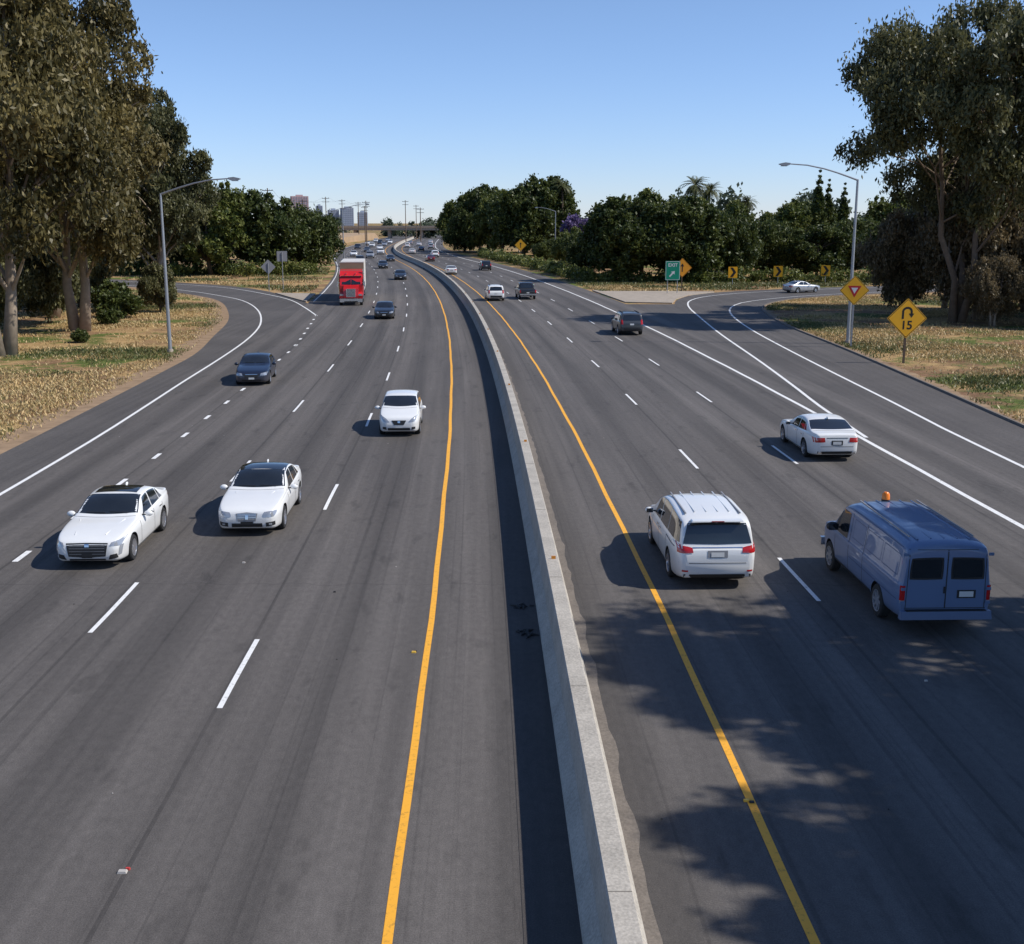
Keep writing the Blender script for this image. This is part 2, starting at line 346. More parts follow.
def wheel_mesh(r,w,rim=M_RIM,spokes=5):
    G=Geo(); n=32
    pr=[(r*.60,-w/2+.02),(r*.66,-w/2),(r*.93,-w/2),(r,-w/2+.03),(r,w/2-.03),(r*.93,w/2),(r*.66,w/2),(r*.62,w/2-.015),(r*.60,w/2-.05)]
    def lathe(pr,mat):
        v=[];f=[]
        for k in range(n):
            a=2*math.pi*k/n
            for R,x in pr: v.append((x,R*math.cos(a),R*math.sin(a)))
        m=len(pr)
        for k in range(n):
            for i in range(m-1): f.append((k*m+i,((k+1)%n)*m+i,((k+1)%n)*m+i+1,k*m+i+1))
        G.add(v,f,mat)
    lathe(pr,M_TYRE)
    lathe([(r*.665,w/2+.002),(r*.62,w/2-.004),(r*.59,w/2-.05)],rim)
    lathe([(r*.6,w/2-.055),(.001,w/2-.06)],M_DK); lathe([(r*.6,-w/2+.03),(.001,-w/2+.03)],M_DK)
    lathe([(r*.17,w/2-.05),(r*.15,w/2-.012),(.001,w/2-.01)],rim)
    for k in range(spokes):
        a=2*math.pi*k/spokes
        c,s=math.cos(a),math.sin(a); hw0,hw1=r*.10,r*.075
        def P(R,h,x): return (x,R*c-h*s,R*s+h*c)
        R0,R1=r*.08,r*.62
        x0,x1=w/2-.05,w/2-.016
        G.add([P(R0,-hw0,x0),P(R0,hw0,x0),P(R1,hw1,x0),P(R1,-hw1,x0),P(R0,-hw0,x1),P(R0,hw0,x1),P(R1,hw1,x1+.008),P(R1,-hw1,x1+.008)],[(4,5,6,7),(0,1,5,4),(1,2,6,5),(2,3,7,6),(3,0,4,7)],rim)
    me=mk_mesh('wheel',G.v,G.f,G.mats,G.m,True)
    bm=bmesh.new(); bm.from_mesh(me); bmesh.ops.recalc_face_normals(bm,faces=bm.faces); bm.to_mesh(me); bm.free()
    me.set_sharp_from_angle(angle=math.radians(35)); return me
WHEELS={}
def chaikin(p,k=2):
    for _ in range(k):
        q=[p[0]]
        for i in range(len(p)-1):
            a,b=np.array(p[i]),np.array(p[i+1])
            if i>0: q.append(tuple(a*.75+b*.25))
            if i<len(p)-2: q.append(tuple(a*.25+b*.75))
        q.append(p[-1]); p=q
    return p
class Car:
    def __init__(s,P):
        s.P=P; s.L=P['L']; s.hw=P['W']/2; s.G=Geo(); s.cache={}
        n=P.get('n',96); t=np.linspace(0,1,n); s.xs=s.L*(.35*(.5-.5*np.cos(np.pi*t))+.65*t)
        s.xs=np.unique(np.concatenate([s.xs,[.012,.03,.05,s.L-.05,s.L-.03,s.L-.012]]))
    def f(s,k,x): q=s.P[k]; return pchip([a for a,_ in q],[b for _,b in q],np.asarray(x,float))
    def zt(s,x): return s.f('top',x)
    def zs(s,x): return np.minimum(s.f('sh',x),s.f('top',x)-.012)
    def e(s,x):
        h=s.zt(x)-s.zs(x); return np.minimum(.3*h+.004,s.P.get('e',.085))
    def wt(s,x):
        h=s.zt(x)-s.zs(x); wb=s.f('wid',x)*s.hw
        return wb*s.P.get('shf',.945)-s.P.get('tumble',.36)*(h-s.e(x))
    def section(s,x):
        wb=float(s.f('wid',x))*s.hw; zb=float(s.f('bot',x)); zs=float(s.zs(x)); zt=float(s.zt(x)); e=float(s.e(x)); wt=float(s.wt(x)); shf=s.P.get('shf',.945)
        hgt=zs-zb
        p=[(wb*.86,zb),(wb*.95,zb+.03*min(1,hgt/.4)),(wb*.985,zb+hgt*.22),(wb*.992,zb+hgt*.50),(wb*1.0,zb+hgt*.70),(wb*.995,zb+hgt*.80),(wb*(shf+.02),zs-hgt*.04),(wb*shf-.012,zs+.01*min(1,(zt-zs)/.1)),
           (wt+.01,zt-e*1.15),(wt-.06,zt-e*.55),(wt*.62,zt-e*.18),(wt*.25,zt-.002),(0,zt)]
        return chaikin(p,2)
    def build(s,paintmat):
        rings=[s.section(x) for x in s.xs]; k=len(rings[0]); v=[];f=[]
        m=2*k-1
        for x,r in zip(s.xs,rings):
            y=s.L/2-x
            for a,z in r: v.append((a,y,z))
            for a,z in r[-2::-1]: v.append((-a,y,z))
        for i in range(len(rings)-1):
            for j in range(m): f.append((i*m+j,i*m+(j+1)%m,(i+1)*m+(j+1)%m,(i+1)*m+j))
        f.append(tuple(range(m))); f.append(tuple(range((len(rings)-1)*m,len(rings)*m))[::-1])
        me=mk_mesh('body',v,f,[paintmat,M_DK],None,True)
        bm=bmesh.new(); bm.from_mesh(me); bmesh.ops.recalc_face_normals(bm,faces=bm.faces); s.bvh=BVHTree.FromBMesh(bm); bm.to_mesh(me); bm.free()
        ob=bpy.data.objects.new('body_tmp',me); link(ob)
        cut=Geo(); r=s.P['wr']
        for ax in s.P['axles']:
            for sd in (1,-1):
                y=s.L/2-ax; N=28
                ra=r+.055
                ring=[(y+ra*math.cos(2*math.pi*i/N),r+.01+ra*math.sin(2*math.pi*i/N)) for i in range(N)]
                x0,x1=sd*(s.hw+.3),sd*(s.hw-.32)
                cut.add([(x0,a,b) for a,b in ring]+[(x1,a,b) for a,b in ring],[tuple(range(N)),tuple(range(2*N-1,N-1,-1))]+[(i,(i+1)%N,N+(i+1)%N,N+i)[::-1] for i in range(N)],M_DK)
        co=cut.obj('cut_tmp',fixn=True)
        md=ob.modifiers.new('b','BOOLEAN'); md.object=co; md.operation='DIFFERENCE'; md.solver='EXACT'
        try: md.material_mode='TRANSFER'
        except Exception: pass
        dg=bpy.context.evaluated_depsgraph_get(); dg.update()
        nm=bpy.data.meshes.new_from_object(ob.evaluated_get(dg))
        bpy.data.objects.remove(co); bpy.data.objects.remove(ob)
        nm.set_sharp_from_angle(angle=math.radians(38)); nm.name='body'
        s.body=nm
    def patch(s,fn,d,nu,nv,mat,off=.005,rnd=0,thick=0):
        ids={}; vv=[]; ff=[]
        for i in range(nu+1):
            for j in range(nv+1):
                a,b=i/nu,j/nv
                if rnd:
                    A_,B_=2*a-1,2*b-1; A2=A_*math.sqrt(1-B_*B_/2); B2=B_*math.sqrt(1-A_*A_/2)
                    a=(A_*(1-rnd)+A2*rnd)/2+.5; b=(B_*(1-rnd)+B2*rnd)/2+.5
                o=Vector(fn(a,b)); h=s.bvh.ray_cast(o,Vector(d))
                if h[0] is None: continue
                nn=h[1]
                if nn.dot(Vector(d))>0: nn=-nn
                ids[(i,j)]=len(vv); vv.append(h[0]+nn*off)
        for i in range(nu):
            for j in range(nv):
                q=[(i,j),(i+1,j),(i+1,j+1),(i,j+1)]
                if all(k in ids for k in q): ff.append([ids[k] for k in q])
        s.G.add(vv,ff,mat)
    def side(s,x0b,x0t,x1b,x1t,zb,zt,mat,nu=10,nv=5,off=.005,rnd=0,sides=(1,-1)):
        for sd in sides:
            def fn(a,b):
                x=(x0b+(x1b-x0b)*a)*(1-b)+(x0t+(x1t-x0t)*a)*b
                lo=float(s.zs(x))+.03 if zb is None else zb; hi=float(s.zt(x)-s.e(x)*1.0)-.015 if zt is None else zt
                if hi<lo+.01: hi=lo+.01
                return (sd*4,s.L/2-x,lo+(hi-lo)*b)
            s.patch(fn,(-sd,0,0),nu,nv,mat,off,rnd)
    def top(s,x0,x1,f0,f1,mat,bow0=0,bow1=0,off=.005,nu=10,nv=12,rnd=0):
        def fn(a,b):
            t=2*b-1; x=(x0+bow0*t*t)*(1-a)+(x1+bow1*t*t)*a; fr=f0+(f1-f0)*a
            return (t*fr*float(s.wt(x)),s.L/2-x,6)
        s.patch(fn,(0,0,-1),nu,nv,mat,off,rnd)
    def end(s,front,c,mat,mirror=True,nu=6,nv=4,off=.006,rnd=0):
        for sd in ((1,-1) if mirror else (1,)):
            def fn(a,b):
                y=(c[0][0]*(1-a)+c[1][0]*a)*(1-b)+(c[3][0]*(1-a)+c[2][0]*a)*b
                z=(c[0][1]*(1-a)+c[1][1]*a)*(1-b)+(c[3][1]*(1-a)+c[2][1]*a)*b
                return (sd*y,8 if front else -8,z)
            s.patch(fn,(0,-1 if front else 1,0),nu,nv,mat,off,rnd)
    def rect(s,front,y0,y1,z0,z1,mat,mirror=False,off=.006,rnd=0,nu=8,nv=4):
        s.end(front,[(y0,z0),(y1,z0),(y1,z1),(y0,z1)],mat,mirror,nu,nv,off,rnd)
    def mirrors(s,x,z,mat,big=1):
        for sd in (1,-1):
            s.G.ell((sd*(s.hw+.10*big),s.L/2-x,z),(.115*big,.07*big,.08*big),mat,12,8)
            s.G.box((sd*(s.hw-.02),s.L/2-x+.02,z-.03),(.14,.05,.03),M_BLK)
            s.G.add([(sd*(s.hw+.10*big)+a*.085*big,s.L/2-x-.074*big,z+b*.055*big) for a,b in ((-1,-1),(1,-1),(1,1),(-1,1))],[(0,1,2,3)],M_GLASS)
PROF={}
PROF['sedan']=dict(L=4.93,W=1.84,wr=.335,axles=(.93,3.83),
 top=[(0,.50),(.03,.66),(.12,.75),(.5,.86),(1.1,.95),(1.5,.99),(1.62,1.02),(1.95,1.18),(2.3,1.35),(2.55,1.415),(3.0,1.445),(3.4,1.42),(3.7,1.35),(4.05,1.21),(4.35,1.10),(4.5,1.075),(4.8,1.05),(4.89,1.0),(4.93,.84)],
 sh=[(0,.46),(.03,.58),(.12,.66),(.6,.79),(1.5,.885),(3,.925),(4.3,.985),(4.8,.97),(4.89,.93),(4.93,.78)],
 wid=[(0,.60),(.03,.72),(.1,.81),(.25,.90),(.6,.97),(1.2,1.),(3.8,1.),(4.4,.96),(4.7,.90),(4.86,.83),(4.91,.76),(4.93,.68)],
 bot=[(0,.34),(.05,.25),(.2,.2),(.8,.18),(4.2,.19),(4.7,.24),(4.88,.28),(4.93,.40)])
PROF['coupe']=dict(PROF['sedan'])
PROF['hatch']=dict(L=4.15,W=1.70,wr=.31,axles=(.80,3.40),tumble=.27,
 top=[(0,.52),(.03,.68),(.12,.80),(.5,.93),(.85,1.03),(1.0,1.08),(1.4,1.30),(1.75,1.46),(2.1,1.525),(2.6,1.53),(3.2,1.49),(3.6,1.43),(3.75,1.37),(3.95,1.15),(4.06,1.0),(4.12,.9),(4.15,.75)],
 sh=[(0,.48),(.03,.60),(.12,.70),(.6,.86),(1.2,.93),(3,.98),(3.8,1.02),(4.0,.98),(4.1,.85),(4.15,.7)],
 wid=[(0,.58),(.03,.70),(.1,.80),(.25,.90),(.55,.97),(1.1,1.),(3.3,1.),(3.8,.95),(4.05,.88),(4.13,.80),(4.15,.72)],
 bot=[(0,.34),(.05,.25),(.2,.2),(.8,.18),(3.5,.19),(4.0,.26),(4.1,.3),(4.15,.42)])
PROF['minivan']=dict(L=5.15,W=2.0,wr=.35,axles=(.98,3.98),tumble=.22,e=.09,shf=.955,
 top=[(0,.55),(.04,.74),(.15,.86),(.5,.98),(.95,1.08),(1.1,1.12),(1.55,1.38),(1.95,1.60),(2.3,1.69),(3.0,1.735),(4.0,1.72),(4.75,1.665),(4.87,1.60),(5.0,1.25),(5.05,1.05),(5.12,.98),(5.15,.72)],
 sh=[(0,.5),(.04,.62),(.15,.74),(.6,.90),(1.4,.99),(3,1.03),(4.7,1.08),(4.95,1.05),(5.05,.97),(5.12,.85),(5.15,.66)],
 wid=[(0,.60),(.03,.72),(.12,.82),(.3,.91),(.6,.97),(1.2,1.),(4.3,1.),(4.8,.96),(5.0,.91),(5.1,.86),(5.15,.76)],
 bot=[(0,.36),(.06,.27),(.2,.22),(.8,.2),(4.4,.21),(5.0,.28),(5.1,.31),(5.15,.42)])
PROF['suv']=dict(L=4.75,W=1.92,wr=.37,axles=(.92,3.75),tumble=.22,e=.08,shf=.95,
 top=[(0,.62),(.03,.82),(.1,.93),(.5,1.03),(1.1,1.10),(1.3,1.15),(1.65,1.40),(1.95,1.62),(2.2,1.70),(3.0,1.73),(4.0,1.71),(4.35,1.66),(4.45,1.60),(4.6,1.22),(4.66,1.06),(4.73,.98),(4.75,.78)],
 sh=[(0,.56),(.03,.7),(.1,.82),(.5,.93),(1.5,1.02),(3,1.05),(4.4,1.09),(4.6,1.04),(4.7,.9),(4.75,.7)],
 wid=[(0,.66),(.03,.77),(.1,.86),(.25,.93),(.6,.98),(1.2,1.),(4.0,1.),(4.4,.97),(4.62,.92),(4.72,.86),(4.75,.78)],
 bot=[(0,.42),(.05,.32),(.2,.27),(.8,.25),(4.0,.26),(4.6,.33),(4.7,.36),(4.75,.45)])
PROF['pickup']=dict(L=5.6,W=1.95,wr=.39,axles=(.95,4.45),tumble=.22,e=.07,shf=.96,
 top=[(0,.66),(.03,.88),(.1,1.0),(.5,1.10),(1.3,1.16),(1.5,1.2),(1.85,1.5),(2.15,1.76),(2.4,1.82),(3.2,1.84),(3.75,1.80),(3.9,1.70),(4.0,1.25),(4.06,1.15),(5.4,1.15),(5.56,1.13),(5.6,1.0)],
 sh=[(0,.6),(.03,.75),(.1,.88),(.5,1.0),(1.5,1.06),(4,1.09),(5.5,1.10),(5.6,.9)],
 wid=[(0,.70),(.03,.82),(.1,.90),(.3,.96),(.7,1.),(5.3,1.),(5.55,.97),(5.6,.93)],
 bot=[(0,.48),(.05,.38),(.8,.35),(4.9,.38),(5.5,.45),(5.6,.5)])
PROF['cargo_van']=dict(L=5.65,W=2.0,wr=.37,axles=(.85,4.35),tumble=.14,e=.16,shf=.985,
 top=[(0,.70),(.03,.95),(.1,1.08),(.4,1.16),(.8,1.22),(.95,1.27),(1.25,1.60),(1.55,1.90),(1.75,2.00),(2.2,2.06),(4.5,2.08),(5.4,2.06),(5.58,2.02),(5.63,1.96),(5.65,1.87)],
 sh=[(0,.64),(.03,.8),(.1,.93),(.5,1.05),(1.2,1.13),(3,1.15),(5.5,1.16),(5.65,1.14)],
 wid=[(0,.74),(.03,.84),(.1,.90),(.3,.95),(.7,.985),(1.4,1.),(5.2,1.),(5.5,.985),(5.6,.965),(5.65,.93)],
 bot=[(0,.48),(.05,.40),(.3,.34),(4.9,.36),(5.5,.40),(5.65,.44)])
CACHE={}
def detail(c,kind,style,pmt):
    L=c.L
    if kind in('sedan','coupe'):
        c.top(1.66,2.47,.97,.95,M_GLASS,bow0=.12,bow1=.08)
        c.top(3.62,4.32,.90,.95,M_GLASS,bow0=-.03,bow1=-.10)
        c.side(2.02,2.42,2.86,2.86,None,None,M_GLASS); c.side(2.93,2.93,3.62,3.52,None,None,M_GLASS,); c.side(3.67,3.57,3.93,3.62,None,None,M_GLASS,nu=5)
        c.mirrors(2.0,.97,pmt)
        for x in (1.62,2.89,3.72): c.side(x,x+.01,x+.018,x+.028,.30,.88,M_SEAM,nu=1,nv=10,off=.003)
        c.side(1.3,1.3,3.45,3.45,.25,.275,M_SEAM,nu=14,nv=1)
        c.side(1.3,1.3,3.45,3.45,.19,.25,M_BLK,nu=14,nv=1)
        for x in (2.62,3.42): c.side(x,x,x+.2,x+.2,.80,.83,M_CHR,nu=2,nv=1,off=.02)
        for w_ in (-.35,.25): c.G.tube([(w_-.22,L/2-1.70,1.075),(w_+.28,L/2-1.74,1.085)],[.009,.007],M_BLK,5)
        if style=='caddy':
            c.end(True,[(0,.33),(.46,.36),(.52,.69),(0,.70)],M_BLK,off=.008)
            for z in (.42,.49,.56,.62): c.rect(True,-.44,.44,z,z+.008,M_GREYT,off=.014,nv=1)
            c.rect(True,-.13,.13,.33,.45,M_BLK,off=.018); c.rect(True,-.055,.055,.60,.67,M_CHR,off=.022)
            c.end(True,[(.56,.62),(.80,.60),(.86,.77),(.60,.70)],M_LAMP); c.end(True,[(.74,.36),(.80,.38),(.84,.62),(.78,.62)],M_LAMP)
            c.end(True,[(.52,.27),(.74,.31),(.72,.42),(.57,.40)],M_BLK); c.rect(True,-.45,.45,.25,.30,M_BLK)
            c.top(2.62,2.98,.78,.78,M_GLASS,off=.012); c.top(3.03,3.42,.76,.74,M_GLASS,off=.012)
            for sd in(1,-1): c.G.tube([(sd*.38,L/2-.35,.832),(sd*.58,L/2-1.4,.975)],[.012,.010],pmt,5)
        elif style=='merc':
            c.end(True,[(0,.44),(.24,.44),(.30,.66),(0,.69)],M_GREYT,off=.008)
            for z in (.49,.54,.59,.64): c.rect(True,-.26,.26,z,z+.014,M_CHR,off=.014,nv=1)
            c.rect(True,-.04,.04,.50,.62,M_CHR,off=.02)
            c.end(True,[(.42,.56),(.74,.55),(.82,.72),(.46,.70)],M_LAMP,rnd=.4)
            c.rect(True,-.42,.42,.28,.39,M_BLK,off=.008); c.end(True,[(.52,.29),(.76,.32),(.76,.43),(.52,.41)],M_BLK)
            c.end(True,[(.60,.34),(.68,.34),(.68,.39),(.60,.39)],M_LAMP,off=.012)
            c.top(2.50,3.58,.98,.93,M_GLASS,off=.007); c.rect(True,-.17,.17,.33,.44,M_BLK,off=.02)
            for sd in(1,-1): c.G.tube([(sd*.28,L/2-.3,.81),(sd*.55,L/2-1.4,.975)],[.012,.010],pmt,5)
        else:
            c.end(True,[(0,.44),(.34,.45),(.42,.64),(0,.64)],M_BLK,off=.008); c.rect(True,-.32,.32,.61,.635,M_CHR,off=.013,nv=1)
            c.end(True,[(.46,.56),(.78,.57),(.84,.73),(.50,.68)],M_LAMP); c.rect(True,-.5,.5,.28,.36,M_BLK); c.rect(True,-.15,.15,.36,.46,M_PLATE,off=.016)
        c.end(False,[(.44,.74),(.82,.72),(.84,.90),(.46,.90)],M_RED,off=.008)
        c.rect(False,-.40,.40,.875,.90,M_CHR,off=.01,nv=1)
        c.rect(False,-.21,.21,.62,.80,M_BLK,off=.006); c.rect(False,-.155,.155,.65,.76,M_PLATE,off=.012)
        c.rect(False,-.7,.7,.30,.40,M_BLK,off=.006); c.end(False,[(.55,.31),(.68,.31),(.68,.36),(.55,.36)],M_CHR,off=.012)
        c.rect(False,-.8,.8,.565,.58,M_SEAM,off=.004,nv=1)
        c.top(4.42,4.44,.94,.94,M_SEAM,off=.003,nu=1,bow0=-.04,bow1=-.04)
        c.top(1.50,1.515,.94,.94,M_SEAM,off=.003,nu=1,bow0=.12,bow1=.12)
        c.G.ell((0,L/2-3.62,1.42),(.03,.10,.05),pmt,8,5)
    elif kind=='hatch':
        c.top(1.05,1.72,.97,.93,M_GLASS,bow0=.14,bow1=.08); c.top(3.68,4.0,.86,.9,M_GLASS)
        c.side(1.42,1.80,2.42,2.40,None,None,M_GLASS); c.side(2.49,2.47,3.22,3.12,None,None,M_GLASS); c.side(3.28,3.18,3.62,3.40,None,None,M_GLASS,nu=5)
        c.mirrors(1.42,1.0,pmt)
        for x in (1.2,2.45,3.2): c.side(x,x+.01,x+.018,x+.028,.30,.90,M_SEAM,nu=1,nv=10,off=.003)
        c.side(1.15,1.15,3.05,3.05,.19,.25,M_BLK,nu=14,nv=1)
        for x in (2.2,3.0): c.side(x,x,x+.17,x+.17,.84,.87,M_GREYT,nu=2,nv=1,off=.02)
        c.end(True,[(0,.50),(.20,.50),(.30,.68),(0,.68)],M_BLK,off=.008); c.rect(True,-.05,.05,.58,.66,M_CHR,off=.016)
        c.end(True,[(.36,.60),(.64,.62),(.76,.88),(.52,.76)],M_LAMP,rnd=.3); c.rect(True,-.45,.45,.28,.38,M_BLK); c.end(True,[(.50,.30),(.66,.33),(.66,.42),(.52,.42)],M_BLK)
        c.rect(True,-.15,.15,.38,.48,M_PLATE,off=.014)
        c.end(False,[(.50,.72),(.74,.72),(.74,.98),(.56,.98)],M_RED); c.rect(False,-.15,.15,.62,.73,M_PLATE,off=.012); c.rect(False,-.6,.6,.3,.38,M_BLK)
        c.top(.9,.915,.92,.92,M_SEAM,off=.003,nu=1,bow0=.14,bow1=.14)
    elif kind=='minivan':
        c.top(1.16,1.98,.97,.95,M_GLASS,bow0=.14,bow1=.08)
        c.side(1.55,1.95,2.42,2.42,None,None,M_GLASS); c.side(2.50,2.50,3.55,3.52,None,None,M_GLASS); c.side(3.62,3.59,4.72,4.60,None,None,M_GLASS)
        c.end(False,[(0,1.10),(.82,1.12),(.70,1.57),(0,1.61)],M_GLASS,nu=10,nv=8,off=.007)
        c.side(4.74,4.62,4.90,4.74,(1.12),(1.58),M_GLASS,nu=3,off=.006)
        c.mirrors(1.55,1.08,pmt)
        for x in (1.45,2.46,3.58): c.side(x,x+.01,x+.018,x+.028,.30,.98,M_SEAM,nu=1,nv=10,off=.003)
        c.side(3.6,3.6,4.7,4.7,.965,.985,M_SEAM,nu=10,nv=1)
        c.side(1.35,1.35,3.6,3.6,.2,.27,M_GREYT,nu=14,nv=1)
        for x in (2.22,2.62): c.side(x,x,x+.19,x+.19,.90,.935,M_CHR,nu=2,nv=1,off=.02)
        c.end(False,[(.58,.92),(.93,.90),(.93,1.10),(.60,1.03)],M_RED,off=.010); c.rect(False,-.60,.60,1.015,1.04,M_CHR,off=.012,nv=1)
        c.rect(False,-.24,.24,.80,.97,M_GREYT,off=.006); c.rect(False,-.155,.155,.82,.93,M_PLATE,off=.014)
        c.rect(False,-.90,.90,.665,.68,M_SEAM,off=.004,nv=1); c.rect(False,-.80,.80,.30,.40,M_BLK); c.end(False,[(.70,.46),(.84,.46),(.84,.50),(.70,.50)],M_RED)
        c.G.tube([(.10,-L/2+.16,1.14),(-.30,-L/2+.19,1.20)],[.012,.009],M_BLK,5)
        for fx in (-.66,.66): c.G.box((fx,L/2-3.3,1.705),(.03,2.2,.03),M_GREYT)
        for k in np.linspace(-.42,.42,4): c.G.box((k,L/2-3.25,1.722),(.03,2.1,.010),pmt,taper=(.5,1))
        c.G.box((0,L/2-4.9,1.655),(1.24,.24,.03),pmt,taper=(.96,.9)); c.G.box((0,L/2-5.022,1.655),(.3,.01,.02),M_RED)
        c.end(True,[(.5,.62),(.8,.64),(.84,.82),(.55,.74)],M_LAMP); c.end(True,[(0,.5),(.4,.5),(.45,.7),(0,.7)],M_BLK)
    elif kind=='suv':
        c.top(1.34,1.96,.97,.95,M_GLASS,bow0=.10,bow1=.06)
        c.side(1.66,1.96,2.46,2.46,None,None,M_GLASS); c.side(2.54,2.54,3.38,3.35,None,None,M_GLASS); c.side(3.45,3.42,4.28,4.15,None,None,M_GLASS)
        c.end(False,[(0,1.14),(.72,1.15),(.62,1.55),(0,1.58)],M_GLASS,nu=10,nv=8,off=.007)
        c.mirrors(1.68,1.1,pmt); c.side(1.3,1.3,3.3,3.3,.25,.36,M_BLK,nu=14,nv=1)
        for x in (1.5,2.5,3.42): c.side(x,x+.01,x+.018,x+.028,.36,1.0,M_SEAM,nu=1,nv=10,off=.003)
        c.end(False,[(.68,.85),(.86,.85),(.84,1.2),(.70,1.2)],M_RED,off=.010); c.rect(False,-.155,.155,.80,.92,M_PLATE,off=.014); c.rect(False,-.82,.82,.40,.62,M_BLK)
        c.end(True,[(0,.62),(.5,.62),(.52,.84),(0,.86)],M_BLK); c.end(True,[(.56,.68),(.84,.68),(.86,.86),(.58,.86)],M_LAMP); c.rect(True,-.7,.7,.36,.52,M_BLK)
        for z in (.68,.76): c.rect(True,-.48,.48,z,z+.025,M_CHR,off=.012,nv=1)
        for fx in (-.62,.62): c.G.box((fx,L/2-3.1,1.735),(.04,2.0,.05),M_BLK)
    elif kind=='pickup':
        c.top(1.55,2.17,.97,.95,M_GLASS,bow0=.08,bow1=.05); c.end(False,[(0,1.26),(.66,1.26),(.60,1.66),(0,1.68)],M_GLASS,nu=8,off=.007)
        c.side(1.88,2.17,2.78,2.78,None,None,M_GLASS); c.side(2.86,2.86,3.62,3.58,None,None,M_GLASS)
        c.top(4.12,5.48,.90,.90,M_DK,off=.006); c.mirrors(1.9,1.2,pmt)  # bed has no modelled depth; its shade is a flat dark patch
        c.end(False,[(.80,.78),(.94,.78),(.94,1.08),(.80,1.08)],M_RED,off=.010); c.rect(False,-.78,.78,.70,.715,M_SEAM,nv=1)
        c.G.box((0,-L/2-.06,.58),(1.8,.16,.16),M_CHR); c.rect(False,-.155,.155,.72,.83,M_PLATE,off=.014)
        c.end(True,[(0,.66),(.5,.66),(.52,.9),(0,.9)],M_BLK); c.end(True,[(.56,.72),(.86,.72),(.88,.92),(.58,.92)],M_LAMP)
    elif kind=='cargo_van':
        c.top(1.0,1.56,.97,.95,M_GLASS,bow0=.10,bow1=.05)
        c.side(1.34,1.58,2.12,2.12,(1.16),(1.78),M_GLASS,rnd=.12)
        c.side(1.18,1.40,1.32,1.54,1.18,1.70,M_BLK,nu=3)
        c.end(False,[(.08,1.25),(.80,1.25),(.77,1.72),(.08,1.74)],M_BLK,nu=8,nv=6,off=.006,rnd=.12)
        c.end(False,[(.12,1.29),(.76,1.29),(.735,1.68),(.12,1.70)],M_GLASS,nu=8,nv=6,off=.010,rnd=.15)
        c.rect(False,-.012,.012,.62,1.90,M_SEAM,off=.004,nu=1,nv=10)
        c.end(False,[(.83,.62),(.845,.62),(.815,1.90),(.80,1.90)],M_SEAM,nu=1,nv=10,off=.004)
        for z in (.75,1.05,1.80):
            for sd in(1,-1): c.G.box((sd*.90,-L/2-.012,z),(.10,.03,.06),pmt)
        c.rect(False,-.80,.80,1.89,1.902,M_SEAM,off=.004,nv=1)
        c.rect(False,-.86,.86,.62,.635,M_SEAM,off=.004,nv=1)
        c.end(False,[(.865,.80),(.955,.80),(.955,1.12),(.865,1.12)],M_RED,off=.012); c.end(False,[(.87,.74),(.95,.74),(.95,.80),(.87,.80)],M_GREYT,off=.012)
        c.rect(False,.24,.64,.84,1.02,M_BLK,off=.006); c.rect(False,.29,.59,.87,.99,M_PLATE,off=.010)
        c.rect(False,-.06,-.02,.95,1.10,M_BLK,off=.016)
        c.G.box((0,-L/2-.06,.50),(1.94,.15,.18),pmt,taper=(.98,.8)); c.G.box((0,-L/2-.065,.597),(1.7,.12,.012),M_BLK)
        c.mirrors(1.45,1.30,M_BLK,1.35)
        for x in (1.25,2.28,3.3): c.side(x,x,x+.018,x+.018,.42,1.83,M_SEAM,nu=1,nv=14,off=.003)
        c.side(2.35,2.35,5.5,5.5,.78,.80,M_SEAMB,nu=16,nv=1); c.side(1.3,1.3,3.85,3.85,.40,.46,M_BLK,nu=16,nv=1)
        for (a,b_) in ((2.45,3.22),(3.38,4.35),(4.45,5.4)):
            for z in (1.28,1.72): c.side(a,a,b_,b_,z,z+.016,M_SEAMB,nu=8,nv=1,off=.002)
            for x in (a,b_-.016): c.side(x,x,x+.016,x+.016,1.28,1.73,M_SEAMB,nu=1,nv=6,off=.002)
        c.side(2.25,2.25,5.6,5.6,1.89,1.905,M_SEAMB,nu=16,nv=1)
        for k in np.linspace(-.56,.56,5): c.G.box((k,L/2-3.65,2.066-.05*k*k),(.045,3.4,.016),pmt,taper=(.4,1))
        for fx in (-.68,.68): c.G.box((fx,L/2-3.6,2.065),(.028,3.2,.03),M_GREYT)
        c.G.tube([(-.05,L/2-1.95,2.02),(-.05,L/2-1.95,2.09)],[.10,.10],M_BLK,14); c.G.tube([(-.05,L/2-1.95,2.09),(-.05,L/2-1.95,2.22),(-.05,L/2-1.95,2.26)],[.095,.085,.05],M_AMB,14)
        c.end(True,[(0,.72),(.6,.72),(.62,.98),(0,.98)],M_BLK); c.end(True,[(.64,.76),(.86,.76),(.86,.98),(.66,.98)],M_LAMP); c.G.box((0,L/2+.05,.52),(1.9,.14,.2),M_CHR)
